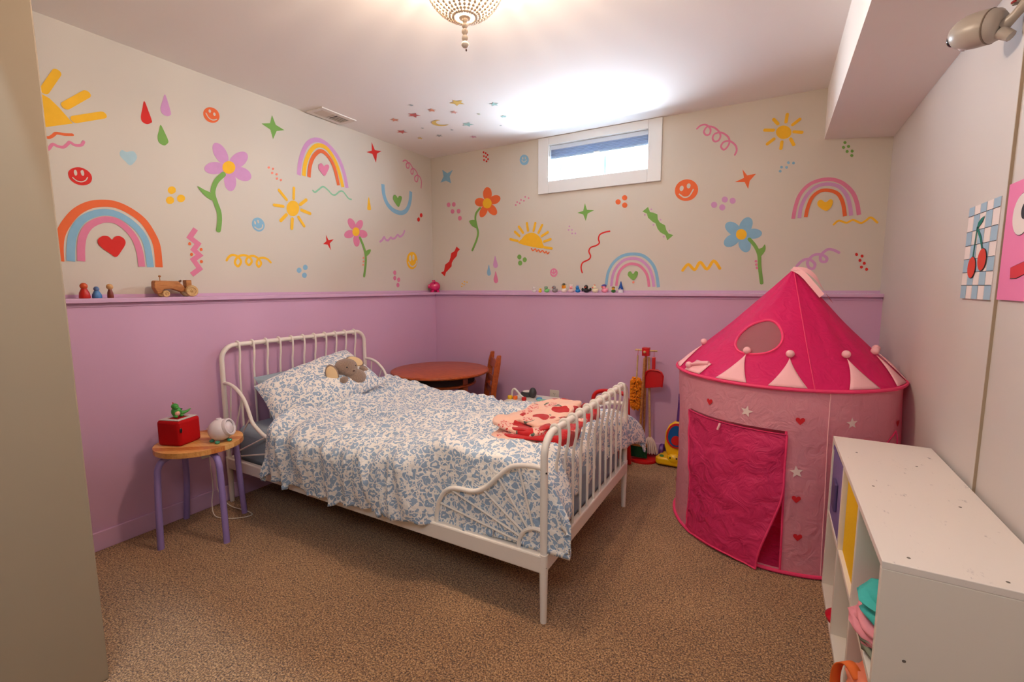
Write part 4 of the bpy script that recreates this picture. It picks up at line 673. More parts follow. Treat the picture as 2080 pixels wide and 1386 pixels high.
# ------------------------------------------------------------------ plush animal tucked in
m_fur = mat('grey_brown_plush', (152, 128, 112), 0.95, spec=0.1, bump=(240, 0.9, 0.006), sheen=0.4, var=(120, 0.22))
m_furin = mat('cream_plush_lining', (226, 196, 152), 0.9, spec=0.1, bump=(200, 0.3, 0.003))
po = (0.47, -1.43, 0.58)
pq = (0.455, -1.43, 0.548)
pl = thing('plush_animal', 'small grey-brown plush animal with floppy cream-lined ears on the pillow', 'soft toy', po)
V = Vector
ey = Vector((0.42, -0.86, 0.28)).normalized()      # towards the viewer
MB(pq).ball((0.475, -1.435, 0.665), 0.062, (1, 1.15, 0.86), 18, rough=0.05).build('head', m_fur, pl)
MB(pq).ball((0.505, -1.435, 0.642), 0.040, (1.0, 1.1, 0.85), 16, rough=0.05).build('muzzle', m_fur, pl)
MB(pq).ball((0.50, -1.395, 0.600), 0.060, (1.1, 1.2, 0.9), 16, rough=0.06).build('body', m_fur, pl)
def ear(c, R, s):
    e = MB(pq).ball(c, 1.0, s, 18, R).build('ear', m_fur, pl)
    n_ = R @ Vector((1, 0, 0))
    MB(pq).ball(Vector(c)+n_*s[0]*0.55, 1.0, (s[0]*0.6, s[1]*0.84, s[2]*0.84), 18, R).build('ear_lining', m_furin, e)
ear((0.475, -1.535, 0.640), RZ(-0.75) @ RX(0.25), (0.012, 0.036, 0.060))
ear((0.450, -1.345, 0.685), RZ(-0.2) @ RY(-0.6) @ RX(1.15), (0.012, 0.036, 0.058))
for a, c_, r_ in (('arm', (0.515, -1.485, 0.598), RZ(0.3)), ('arm', (0.49, -1.315, 0.632), RZ(0.2) @ RX(-0.5))):
    MB(pq).ball(c_, 0.03, (0.8, 1.3, 0.85), 12, r_, rough=0.06).build(a, m_fur, pl)
MB(pq).ball((0.545, -1.437, 0.652), 0.007, (0.7, 1.2, 0.8), 8).build('nose', mat('plush_nose', (110, 84, 74), 0.8), pl)
for dy in (-0.035, 0.028): MB(pq).ball((0.528, -1.437+dy, 0.676), 0.0045, (1, 1, 1), 8).build('eye', m_black, pl)

# ------------------------------------------------------------------ strawberry throw folded at the foot of the bed
to = (1.76, -1.40, 0.52)
th_ = thing('throw_blanket', 'pink fleece throw with strawberry print, loosely folded on the duvet', 'blanket', to)
def lump(cx, cy, z0, lx, ly, h, rot, sd, amp=0.016):
    R = RZ(rot)
    def g(u, v):
        th = 2*PI*u; ph = PI*v
        ex = 0.42; sg = lambda t, e: math.copysign(abs(t)**e, t)
        x = lx*sg(math.cos(th), ex)*math.sin(ph)**0.35; y = ly*sg(math.sin(th), ex)*math.sin(ph)**0.35
        z = h*sg(math.cos(ph), 0.6)
        p = R @ Vector((x, y, 0)) + Vector((cx, cy, z0+z))
        n_ = fbm(p.x*7+sd, p.y*7, p.z*9, 3)
        p.z += amp*n_ + 0.35*h*math.sin(p.y*9+sd)*0.3; p.x += 0.8*amp*fbm(p.x*6, p.y*6+sd, 3); p.y += 0.8*amp*fbm(p.x*6+5, p.y*6, sd)
        return p
    return MB(to).grid(g, 60, 24, cu=True)
lump(1.785, -1.44, 0.524, 0.160, 0.270, 0.024, 0.06, 0.2, 0.024).build('bottom_fold', m_straw, th_, angle=80)
lump(1.800, -1.47, 0.545, 0.120, 0.215, 0.008, 0.10, 7.1, 0.018).build('red_fold', m_fleece_red, th_, angle=80)
lump(1.760, -1.42, 0.560, 0.138, 0.240, 0.020, -0.05, 3.2, 0.026).build('middle_fold', m_straw, th_, angle=80)
lump(1.790, -1.50, 0.570, 0.095, 0.140, 0.006, 0.25, 1.1, 0.02).build('red_fold', m_fleece_red, th_, angle=80)
lump(1.765, -1.37, 0.582, 0.120, 0.200, 0.016, -0.12, 6.2, 0.026).build('top_fold', m_straw, th_, angle=80)
lump(1.925, -1.40, 0.540, 0.050, 0.250, 0.040, 0.02, 5.5, 0.034).build('rumpled_edge', m_fleece_red, th_, angle=80)
lump(1.940, -1.30, 0.560, 0.035, 0.075, 0.020, 0.2, 9.5, 0.034).build('rumpled_corner', m_straw, th_, angle=80)
lump(1.945, -1.52, 0.548, 0.028, 0.060, 0.018, -0.2, 4.5, 0.034).build('rumpled_corner', m_straw, th_, angle=80)
# ------------------------------------------------------------------ stool with its things
SO = (0.335, -2.188, 0.0)
st = thing('stool', 'round birch stool with four bent lilac legs beside the bed', 'stool', SO)
m_lilac = mat('lilac_lacquer', (150, 128, 190), 0.35, spec=0.5)
seat_r = 0.178; zs_ = 0.452
def plank_top(root, off, cx, cy, z0, z1, r, n, a, mats):
    ca, sa = math.cos(a), math.sin(a)
    for i in range(n):
        u0 = -r + 2*r*i/n; u1 = -r + 2*r*(i+1)/n
        pts = []
        k = 10
        for j in range(k+1):
            u = u0+(u1-u0)*j/k; h = math.sqrt(max(0, r*r-u*u)); pts.append((u, h))
        for j in range(k+1):
            u = u1-(u1-u0)*j/k; h = math.sqrt(max(0, r*r-u*u)); pts.append((u, -h))
        pts = [(cx+ca*p[0]-sa*p[1], cy+sa*p[0]+ca*p[1]) for p in pts]
        pp = []
        for p in pts:
            if not pp or (p[0]-pp[-1][0])**2+(p[1]-pp[-1][1])**2 > 1e-8: pp.append(p)
        if (pp[0][0]-pp[-1][0])**2+(pp[0][1]-pp[-1][1])**2 < 1e-8: pp.pop()
        b = MB(off); b.prism(pp, z1-z0, Matrix.Translation((0, 0, z0))); b.build('seat_plank', mats[i % len(mats)], root, smooth=False, bevel=0.0008, seg=1)
SEATC = (0.352, -2.190)
m_pine = [wood('pine_stave_a', (206, 142, 74), (226, 170, 100), (3, 20, 10), 0.4), wood('pine_stave_b', (186, 108, 50), (208, 134, 70), (3, 20, 10), 0.4), wood('pine_stave_c', (222, 164, 96), (236, 186, 120), (3, 20, 10), 0.4)]
plank_top(st, SO, SEATC[0], SEATC[1], zs_-0.024, zs_, seat_r, 8, PI*0.70, m_pine)
for fx, fy in ((0.338, -2.379), (0.541, -2.202), (0.332, -1.996), (0.129, -2.175)):
    dx, dy = fx-SEATC[0], fy-SEATC[1]; L_ = math.hypot(dx, dy); ux, uy = dx/L_, dy/L_
    q = lambda r, z: (SEATC[0]+ux*r, SEATC[1]+uy*r, z)
    pts = smoothpts([q(0.03, 0.413), q(0.10, 0.413), q(0.150, 0.402), q(0.172, 0.372), q(0.178, 0.32), q(0.184, 0.2), q(L_, 0.0)], 6)
    MB(SO).tube(pts, 0.0135, 12).build('leg', m_lilac, st)
MB(SO).box((SEATC[0]-0.05, SEATC[1]-0.05, 0.398), (SEATC[0]+0.05, SEATC[1]+0.05, zs_-0.025)).build('leg_joint', m_lilac, st, smooth=False, bevel=0.01)
# red audio box with a figure on top
def rot_root(name, label, cat, loc, rz): return thing(name, label, cat, loc, rz)
m_redfab = mat('red_felt_box', (178, 8, 14), 0.75, spec=0.2, bump=(300, 0.3, 0.002))
rb = thing('audio_box', 'red cube-shaped music box on the stool', 'music box', (0.300, -2.248, zs_), 0.36)
MB().box((-0.06, -0.06, 0), (0.06, 0.06, 0.118)).build('body', m_redfab, rb, bevel=0.014, seg=3)
b = MB(); b.box((-0.052, -0.052, 0.1175), (0.052, -0.032, 0.1205)); b.box((-0.052, 0.032, 0.1175), (0.052, 0.052, 0.1205)); b.box((-0.052, -0.032, 0.1175), (-0.030, 0.032, 0.1205)); b.box((0.030, -0.032, 0.1175), (0.052, 0.032, 0.1205))
b.build('top_rim', mat('box_rim_grey', (206, 200, 192), 0.5), rb, smooth=False, bevel=0.001)
b = MB(); b.prism([(-0.006, 0), (0.006, 0), (0.010, 0.013), (0.022, 0.026), (0.008, 0.032), (0, 0.020), (-0.008, 0.032), (-0.022, 0.026), (-0.010, 0.013)], 0.014, Matrix.Translation((-0.052, 0.052, 0.118)) @ Matrix.Rotation(PI/2, 4, 'X') @ Matrix.Rotation(0.4, 4, 'Y')); b.build('ear_button', mat('dark_green_tab', (32, 58, 44), 0.6), rb, smooth=False)
MB().ball((0.062, -0.052, 0.075), 0.010, (0.3, 0.6, 1.2), 10).build('socket', m_black, rb)
m_green = mat('toy_green', (66, 148, 58), 0.4, var=(60, 0.15))
dn = thing('toy_dinosaur', 'small green toy dinosaur with orange spikes on the red music box', 'figurine', (0.292, -2.250, zs_+0.1205), 0.2)
MB().ball((0, 0, 0.026), 0.021, (0.9, 1.0, 1.15), 14).build('body', m_green, dn)
MB().ball((0.012, -0.004, 0.020), 0.012, (0.8, 1, 1.1), 12).build('belly', mat('toy_belly', (232, 170, 150), 0.5), dn)
b = MB(); b.ball((-0.001, -0.004, 0.052), 0.015, (1.1, 0.95, 0.9), 12); b.ball((0.012, -0.008, 0.047), 0.009, (1.2, 1, 0.8), 10); b.build('head', m_green, dn)
b = MB()
for k in range(6):
    a = 0.2+k*0.42; b.lathe([(0.004, 0), (0.0005, 0.010)], (-0.016-0.006*math.sin(a*1.2), 0.002, 0.062-0.009*k), 6, RY(-0.9-0.15*k))
b.build('back_spikes', mat('toy_orange_red', (206, 74, 34), 0.5), dn)
MB().tube([(0.0, 0.014, 0.018), (0.008, 0.032, 0.016), (0.016, 0.046, 0.022), (0.018, 0.056, 0.030)], [0.010, 0.008, 0.005, 0.002], 8).build('tail', m_green, dn)
for y in (-0.014, 0.012): MB().ball((0.014, y, 0.007), 0.009, (1.4, 0.8, 0.75), 10).build('foot', m_green, dn)
# white round night light
wl = thing('projector_lamp', 'white egg-shaped projector lamp with mint feet on the stool', 'lamp', (0.452, -2.145, zs_), -0.15)
m_pw = mat('white_gloss_plastic', (226, 214, 216), 0.22, spec=0.5)
Rl = RZ(0.15) @ RY(0.0)
MB().ball((0, 0, 0.056), 0.052, (1.02, 1.0, 0.98), 28).build('shell', m_pw, wl)
ld = Vector((0.72, 0.62, 0.30)).normalized(); Rq = ld.to_track_quat('Z', 'Y').to_matrix()
MB().lathe([(0.040, 0.028), (0.042, 0.040), (0.040, 0.048), (0.034, 0.049), (0.031, 0.044)], (0, 0, 0.056), 28, Rq).build('lens_ring', m_pw, wl)
MB().lathe([(0.0, 0.038), (0.031, 0.044)], (0, 0, 0.056), 24, Rq).build('lens', mat('smoky_lens', (92, 90, 92), 0.08, spec=0.7), wl)
MB().lathe([(0.013, 0.0), (0.011, 0.006), (0.0, 0.007)], (0, -0.004, 0.105), 16).build('top_button', m_pw, wl)
m_mint = mat('mint_feet', (66, 158, 128), 0.4)
for x, y in ((0.026, -0.026), (-0.020, -0.032), (0.030, 0.024), (-0.02, 0.028)): MB().ball((x, y, 0.006), 0.012, (1.1, 0.9, 0.6), 10).build('foot', m_mint, wl)
# outlet, charger and cable
ol = thing('wall_outlet', 'white power outlet on the lavender wall behind the stool', 'outlet', (LD+0.0005, -2.035, 0.33))
MB().box((0, -0.036, -0.058), (0.005, 0.036, 0.058)).build('cover_plate', mat('outlet_white', (226, 218, 206), 0.4), ol, smooth=False, bevel=0.002)
for z in (-0.02, 0.02): MB().box((0.005, -0.014, z-0.013), (0.0065, 0.014, z+0.013)).build('socket', mat('outlet_white'), ol, smooth=False, bevel=0.002)
cg = thing('charger', 'white plug-in charger in the outlet behind the stool', 'charger', (LD+0.007, -2.035, 0.33))
MB().box((0.0, -0.028, -0.012), (0.05, 0.006, 0.035)).build('adapter', mat('outlet_white'), cg, bevel=0.004)
MB().box((0.012, -0.018, -0.034), (0.034, -0.002, -0.012)).build('plug', mat('outlet_white'), cg, bevel=0.003)
m_cable = mat('white_cable', (232, 222, 206), 0.5)
cb = MB().tube(smoothpts([(0.13, -2.045, 0.292), (0.145, -2.05, 0.22), (0.17, -2.06, 0.12), (0.19, -2.08, 0.05), (0.26, -2.10, 0.008), (0.36, -2.06, 0.006), (0.40, -2.00, 0.006), (0.34, -1.985, 0.006), (0.24, -2.02, 0.03), (0.17, -2.035, 0.10), (0.155, -2.03, 0.2), (0.17, -2.03, 0.33), (0.19, -2.06, 0.43), (0.22, -2.09, 0.462), (0.32, -2.12, 0.458), (0.395, -2.14, 0.464)], 6), 0.0022, 6).build('charging_cable', m_cable)
tag(cb, 'thin white cable looping from the charger to the lamp on the stool', 'cable')

# ------------------------------------------------------------------ round table with shelf
TC = (0.525, -0.588); TR_ = 0.365; TZ = 0.558
to_ = (TC[0], TC[1], 0)
tb = thing('round_table', 'round cherry-stained children\'s table in the room corner', 'table', to_)
MB(to_).lathe([(0.0, TZ-0.022), (TR_-0.012, TZ-0.022), (TR_-0.002, TZ-0.016), (TR_, TZ-0.010), (TR_-0.003, TZ-0.003), (TR_-0.012, TZ), (0, TZ)], (TC[0], TC[1], 0), 64).build('table_top', m_cherry, tb)
for k in range(4):
    a = math.radians(-8+90*k); x, y = TC[0]+0.235*math.cos(a), TC[1]+0.235*math.sin(a)
    MB(to_).box((x-0.024, y-0.024, 0), (x+0.024, y+0.024, TZ-0.022), RZ(a)).build('leg', m_cherry, tb, smooth=False, bevel=0.004)
MB(to_).lathe([(0.0, 0.452), (0.262, 0.452), (0.268, 0.458), (0.268, 0.466), (0.262, 0.470), (0, 0.470)], (TC[0], TC[1], 0), 48).build('under_shelf', m_cherry, tb)
MB(to_).lathe([(0.255, 0.471), (0.255, TZ-0.023), (0.245, TZ-0.023), (0.245, 0.471), (0.255, 0.471)], (TC[0], TC[1], 0), 40).build('dark_bin', mat('dark_brown_net', (44, 22, 18), 0.8), tb)
# two ladder-back chairs
def chair(loc, rz, label):
    c = thing('childs_chair', label, 'chair', loc, rz)
    for sx in (-1, 1):
        x = sx*0.125
        pts = [(x, 0.13, 0.0), (x, 0.12, 0.28), (x, 0.135, 0.42), (x, 0.165, 0.60), (x, 0.178, 0.665)]
        b = MB()
        prof = []
        for i, p in enumerate(pts):
            hw = 0.022 if i < 4 else 0.016
            prof.append((p[1]-hw, p[2])); 
        prof2 = [(p[1]+(0.022 if i < 4 else 0.014), p[2]) for i, p in enumerate(pts)][::-1]
        b.prism(prof+prof2, 0.022, Matrix.Translation((x-0.011, 0, 0)) @ Matrix(((0, 0, 1, 0), (1, 0, 0, 0), (0, 1, 0, 0), (0, 0, 0, 1))))
        b.build('back_post', m_cherry, c, smooth=False, bevel=0.006)
        MB().box((x-0.013, -0.14, 0), (x+0.013, -0.112, 0.27)).build('front_leg', m_cherry, c, smooth=False, bevel=0.004)
    MB().box((-0.145, -0.155, 0.27), (0.145, 0.125, 0.29)).build('seat', m_cherry, c, smooth=False, bevel=0.006)
    for z, y, h in ((0.59, 0.162, 0.032), (0.475, 0.144, 0.022), (0.39, 0.132, 0.022)):
        MB().box((-0.125, y-0.009, z-h), (0.125, y+0.009, z+h), RX(-0.16)).build('back_slat', m_cherry, c, smooth=False, bevel=0.004)
    for sx in (-1, 1): MB().box((sx*0.125-0.009, -0.12, 0.12), (sx*0.125+0.009, 0.12, 0.145)).build('stretcher', m_cherry, c, smooth=False, bevel=0.003)
    return c
chair((0.715, -0.430, 0), math.radians(-47), 'cherry-stained ladder-back child\'s chair right of the round table')
# ------------------------------------------------------------------ outlet on the back wall
o2 = thing('wall_outlet', 'white power outlet on the back wall above the activity table', 'outlet', (1.246, -LD-0.0005, 0.33))
MB().box((-0.039, -0.005, -0.058), (0.039, 0, 0.048)).build('cover_plate', mat('outlet_white'), o2, smooth=False, bevel=0.002)
for z in (-0.03, 0.018):
    q = MB().box((-0.016, -0.0065, z-0.014), (0.016, -0.005, z+0.014)).build('socket', mat('outlet_white'), o2, smooth=False, bevel=0.002)
    b = MB(); b.box((-0.007, -0.007, z-0.003), (-0.005, -0.0064, z+0.007)); b.box((0.005, -0.007, z-0.003), (0.007, -0.0064, z+0.007)); b.box((-0.0025, -0.007, z-0.010), (0.0025, -0.0064, z-0.006)); b.build('slot', m_dark, q, smooth=False)
# ------------------------------------------------------------------ activity table behind the bed
AC = (1.265, -0.52); az = 0.385
at = thing('activity_table', 'low white activity table with coloured play pieces behind the bed', 'toy table', (AC[0], AC[1], 0))
ao = (AC[0], AC[1], 0)
m_aw = mat('toy_white', (222, 216, 206), 0.4); m_mintp = mat('toy_mint', (132, 196, 176), 0.4)
m_ty = mat('toy_yellow', (238, 190, 40), 0.35); m_to = mat('toy_orange', (232, 110, 34), 0.35); m_tr = mat('toy_red', (200, 26, 24), 0.35); m_tg = mat('toy_leaf_green', (120, 178, 64), 0.35); m_tb = mat('toy_sky_blue', (92, 164, 206), 0.35); m_tk = mat('toy_charcoal', (66, 64, 66), 0.45)
MB(ao).box((AC[0]-0.195, AC[1]-0.20, az-0.05), (AC[0]+0.205, AC[1]+0.20, az)).build('top', m_aw, at, bevel=0.02, seg=3)
MB(ao).box((AC[0]-0.21, AC[1]-0.215, az-0.035), (AC[0]+0.22, AC[1]+0.215, az-0.018)).build('mint_rim', m_mintp, at, bevel=0.008)
for sx in (-1, 1):
    for sy in (-1, 1): MB(ao).tube([(AC[0]+sx*0.18, AC[1]+sy*0.16, 0), (AC[0]+sx*0.17, AC[1]+sy*0.15, az-0.04)], 0.018, 10).build('leg', m_aw, at)
MB(ao).tube(smoothpts([(1.105, -0.52, az), (1.107, -0.52, az+0.05), (1.125, -0.52, az+0.072), (1.150, -0.52, az+0.055), (1.175, -0.52, az+0.030), (1.205, -0.52, az+0.012), (1.212, -0.52, az)], 5), 0.007, 10).build('bead_rail', m_aw, at)
for x, y, m_, r in ((1.098, -0.535, m_ty, 0.018), (1.137, -0.53, m_to, 0.017), (1.207, -0.53, m_tr, 0.017)):
    MB(ao).lathe([(r*0.8, 0), (r, 0.006), (r, 0.018), (r*0.8, 0.024), (0, 0.024)], (x, y, az), 14).build('bead', m_, at)
MB(ao).ball((1.225, -0.43, az+0.036), 0.036, (0.75, 0.75, 1.05), 16).build('charcoal_knob', m_tk, at)
b = MB(ao); b.lathe([(0.045, 0), (0.048, 0.012), (0.046, 0.026), (0.03, 0.03), (0, 0.03)], (1.165, -0.40, az), 22); b.build('charcoal_drum', m_tk, at)
MB(ao).lathe([(0.030, 0.0302), (0.036, 0.034), (0.030, 0.036), (0.026, 0.034)], (1.165, -0.40, az), 20).build('drum_ring', m_aw, at)
for x, y, m_, lx, ly in ((1.395, -0.66, m_to, 0.026, 0.018), (1.43, -0.64, m_ty, 0.025, 0.018), (1.455, -0.67, m_tr, 0.036, 0.012), (1.452, -0.60, m_tg, 0.034, 0.02), (1.43, -0.52, m_tb, 0.02, 0.02), (1.34, -0.50, m_mintp, 0.05, 0.02), (1.29, -0.46, m_tb, 0.02, 0.03)):
    MB(ao).ball((x, y, az+0.006), 1.0, (lx, ly, 0.012), 12).build('play_piece', m_, at)
# ------------------------------------------------------------------ red framed toy chair behind the foot of the bed
m_redp = mat('red_plastic_tube', (206, 18, 22), 0.3, spec=0.5)
RO = (1.775, -0.42, 0)
rc = thing('toddler_chair', 'red tube-framed folding chair with white bar and teal seat behind the footboard', 'chair', RO)
yy = -0.42
MB(RO).tube(smoothpts([(1.655, yy+0.05, 0.008), (1.662, yy+0.02, 0.2), (1.668, yy, 0.40), (1.682, yy, 0.462), (1.725, yy, 0.487), (1.79, yy, 0.492), (1.86, yy, 0.487), (1.893, yy, 0.462), (1.903, yy, 0.40), (1.905, yy+0.02, 0.2), (1.91, yy+0.05, 0.008)], 5), 0.0135, 12).build('back_frame', m_redp, rc)
MB(RO).tube([(1.668, yy, 0.425), (1.903, yy, 0.425)], 0.009, 10).build('white_bar', m_aw, rc)
MB(RO).box((1.685, yy-0.19, 0.255), (1.885, yy+0.015, 0.270)).build('seat', mat('teal_canvas', (28, 108, 128), 0.7), rc, bevel=0.006)
MB(RO).box((1.685, yy-0.006, 0.285), (1.885, yy+0.006, 0.362)).build('backrest', mat('teal_canvas'), rc, bevel=0.005)
for x in (1.672, 1.898):
    MB(RO).tube([(x, yy, 0.30), (x, yy-0.19, 0.262), (x, yy-0.20, 0.0)], 0.010, 10).build('front_leg', m_redp, rc)
# ------------------------------------------------------------------ toy cleaning set
bx, by_ = 1.962, -0.222
cs = thing('broom_stand', 'wooden pole stand with red round base and pegs holding toy cleaning tools', 'tool stand', (bx, by_, 0))
co = (bx, by_, 0)
m_rw = mat('red_painted_wood', (192, 14, 20), 0.35, spec=0.45)
MB(co).lathe([(0.0, 0), (0.102, 0), (0.104, 0.008), (0.100, 0.016), (0.03, 0.026), (0.02, 0.028), (0, 0.028)], (bx, by_, 0), 40).build('base', m_rw, cs)
MB(co).tube([(bx, by_, 0.026), (bx, by_, 0.73)], 0.0085, 10).build('pole', m_oak, cs)
MB(co).box((bx-0.024, by_-0.018, 0.712), (bx+0.024, by_+0.018, 0.768)).build('head_block', m_rw, cs, smooth=False, bevel=0.003)
MB(co).tube([(bx-0.072, by_, 0.748), (bx+0.072, by_, 0.748)], 0.006, 8).build('peg_bar', m_lightwood, cs)
MB(co).tube([(bx, by_-0.015, 0.738), (bx, by_-0.042, 0.742)], [0.005, 0.008], 8).build('front_peg', m_lightwood, cs)
MB(co).ball((bx, by_-0.044, 0.742), 0.009, (1, 0.7, 1), 10).build('peg_knob', m_lightwood, cs)
def hanging(name, label, x, y): return thing(name, label, 'toy tool', (x, y, 0))
# duster
dxx = bx-0.052; q = (dxx, by_-0.01, 0)
du = hanging('toy_duster', 'orange fluffy toy duster hanging from the stand', dxx, by_-0.01)
MB(q).tube([(dxx, by_-0.004, 0.752), (dxx+0.002, by_-0.012, 0.74), (dxx, by_-0.01, 0.71)], 0.0014, 6).build('loop', m_rw, du)
MB(q).tube([(dxx, by_-0.01, 0.712), (dxx-0.006, by_-0.01, 0.40)], [0.005, 0.0065], 10).build('handle', m_lightwood, du)
b = MB(q); rnd = random.Random(4)
for k in range(620):
    z = 0.345+0.215*rnd.random(); a = rnd.random()*2*PI
    e = min(1, (z-0.34)/0.03, (0.565-z)/0.03); r = 0.030*max(0.35, e)**0.5
    b.tube([(dxx-0.006+r*0.5*math.cos(a), by_-0.01+r*0.5*math.sin(a), z), (dxx-0.006+(r+0.010)*math.cos(a), by_-0.01+(r+0.010)*math.sin(a), z+rnd.uniform(-0.008, 0.004))], [0.0045, 0.0028], 5)
o = b.build('fluffy_head', mat('orange_chenille', (240, 146, 22), 0.85, var=(90, 0.15)), du); o['kind'] = 'stuff'
# dustpan
px_ = bx+0.054; q = (px_, by_-0.01, 0)
dp = hanging('toy_dustpan', 'red toy dustpan hanging from the stand', px_, by_-0.01)
MB(q).tube([(px_-0.002, by_-0.003, 0.752), (px_+0.001, by_-0.012, 0.735), (px_, by_-0.01, 0.705)], 0.0014, 6).build('loop', m_rw, dp)
MB(q).box((px_-0.011, by_-0.016, 0.615), (px_+0.011, by_-0.006, 0.708)).build('handle', m_rw, dp, smooth=False, bevel=0.004)
pan = [(-0.052, -0.128), (0.058, -0.108), (0.064, -0.035), (0.052, -0.012), (0.03, 0.0), (-0.022, 0.0), (-0.045, -0.016), (-0.054, -0.045)]
MB(q).prism(pan, 0.005, Matrix.Translation((px_, by_-0.006, 0.622)) @ Matrix.Rotation(PI/2, 4, 'X')).build('pan', m_rw, dp, smooth=False, bevel=0.0015)
MB(q).tube([(px_+p[0], by_-0.018, 0.622+p[1]) for p in pan[1:]], 0.006, 8).build('pan_rim', m_rw, dp)
# broom
q = (bx-0.012, by_-0.045, 0)
br = hanging('toy_broom', 'wooden toy broom with dark green bristles leaning on the stand', q[0], q[1])
MB(q).tube([(q[0], q[1]-0.02, 0.135), (bx-0.002, by_-0.026, 0.70)], 0.0082, 10).build('handle', m_oak, br)
MB(q).prism([(-0.066, 0), (0.066, 0), (0.062, 0.018), (0.034, 0.036), (0, 0.042), (-0.034, 0.036), (-0.062, 0.018)], 0.026, Matrix.Translation((q[0]-0.012, q[1]-0.005, 0.108)) @ Matrix.Rotation(PI/2, 4, 'X')).build('broom_head', m_oak, br, smooth=False, bevel=0.003)
b = MB(q)
for k in range(13):
    for j in range(3):
        x = q[0]-0.012-0.056+k*0.0094; y = q[1]-0.010-j*0.007
        b.tube([(x, y, 0.112), (x+(k-6)*0.0006, y-0.002, 0.034)], [0.0042, 0.0052], 5)
o = b.build('bristles', mat('green_bristles', (12, 70, 36), 0.8), br); o['kind'] = 'stuff'
# mop behind
q = (bx+0.03, by_+0.03, 0)
mp_ = hanging('toy_mop', 'toy mop with pale string head standing behind the broom', q[0], q[1])
MB(q).tube([(bx+0.035, by_+0.035, 0.14), (bx+0.012, by_+0.028, 0.70)], 0.0075, 10).build('handle', m_lightwood, mp_)
b = MB(q)
for k in range(40):
    a = 2*PI*k/40; r = 0.045+0.012*math.sin(k*3.1)
    b.tube(smoothpts([(q[0]+0.006+0.008*math.cos(a), q[1]+0.008*math.sin(a), 0.150), (q[0]+0.006+r*0.6*math.cos(a), q[1]+r*0.5*math.sin(a), 0.120), (q[0]+0.006+r*math.cos(a)*1.0, q[1]+r*0.7*math.sin(a), 0.045)], 3), 0.004, 5)
o = b.build('string_head', mat('mop_cotton', (226, 206, 196), 0.9), mp_); o['kind'] = 'stuff'
q = (bx-0.052, by_+0.0, 0.0)
sb = hanging('toy_bottle', 'small spray bottle with blue cap behind the toy broom', q[0], q[1])
MB(q).lathe([(0.0, 0.028), (0.022, 0.028), (0.024, 0.04), (0.022, 0.10), (0.010, 0.125), (0.009, 0.14), (0, 0.14)], (q[0], q[1], 0), 16).build('bottle', mat('clear_frost_plastic', (214, 206, 204), 0.25), sb)
MB(q).lathe([(0.012, 0.14), (0.013, 0.15), (0.011, 0.172), (0, 0.176)], (q[0], q[1], 0), 14).build('cap', m_tb, sb)
# ------------------------------------------------------------------ toy vacuum half hidden by the tent
VO = (2.175, -0.22, 0)
va = thing('toy_vacuum', 'yellow toy vacuum cleaner with purple wheels beside the tent', 'toy vacuum', VO, 0.0)
m_vy = mat('vacuum_yellow', (242, 190, 16), 0.3, spec=0.5); m_vp = mat('vacuum_purple', (92, 38, 122), 0.35)
b = MB(); b.prism([(-0.105, -0.075), (0.105, -0.075), (0.118, -0.05), (0.100, 0.06), (0.06, 0.085), (-0.06, 0.085), (-0.100, 0.06), (-0.118, -0.05)], 0.05, Matrix.Translation((0, -0.01, 0.012)))
b.build('floor_head', m_vy, va, bevel=0.014, seg=3)
b = MB(); b.prism([(-0.055, 0.0), (0.055, 0.0), (0.075, 0.06), (0.072, 0.15), (0.05, 0.20), (0.02, 0.225), (-0.02, 0.225), (-0.05, 0.20), (-0.072, 0.15), (-0.075, 0.06)], 0.06, Matrix.Translation((0, 0.045, 0.055)) @ Matrix.Rotation(PI/2-0.12, 4, 'X'))
b.build('body', m_vy, va, bevel=0.012, seg=3)
b = MB(); R_ = Matrix.Translation((0, -0.010, 0.150)) @ Matrix.Rotation(PI/2-0.12, 4, 'X')
def oval(rx, ry, cy): return [(rx*math.cos(a), cy+ry*math.sin(a)*(1.0 if math.sin(a) > 0 else 0.75)) for a in [2*PI*k/24 for k in range(24)]]
b.prism(oval(0.064, 0.094, 0.035), 0.0055, R_); b.build('red_rim', m_tr, va, smooth=False)
MB().prism(oval(0.052, 0.078, 0.035), 0.0085, R_).build('blue_window', mat('toy_deep_blue', (18, 84, 148), 0.2), va, smooth=False)
MB().prism(oval(0.030, 0.036, 0.012), 0.0105, R_).build('red_badge', m_tr, va, smooth=False)
MB().tube([(0, 0.04, 0.28), (0, 0.065, 0.36), (0, 0.085, 0.46)], 0.011, 10).build('handle', m_vp, va)
for sx in (-1, 1):
    MB().lathe([(0.0, 0), (0.040, 0), (0.046, 0.006), (0.046, 0.024), (0.040, 0.03), (0, 0.03)], (sx*0.085-(0.03 if sx < 0 else 0), 0.055, 0.062), 24, RY(PI/2)).build('wheel', m_vp, va)
MB().ball((0.0, -0.065, 0.06), 0.045, (1.0, 0.6, 0.75), 16).build('face_bump', m_vy, va)
for sx in (-1, 1): MB().ball((sx*0.02, -0.09, 0.072), 0.006, (1, 0.6, 1), 8).build('eye', m_black, va)
MB().lathe([(0.014, 0), (0.014, 0.004), (0.010, 0.006), (0, 0.006)], (-0.080, -0.055, 0.062), 16, RX(0.2)).build('green_button', mat('toy_button_green', (60, 130, 60), 0.4), va)
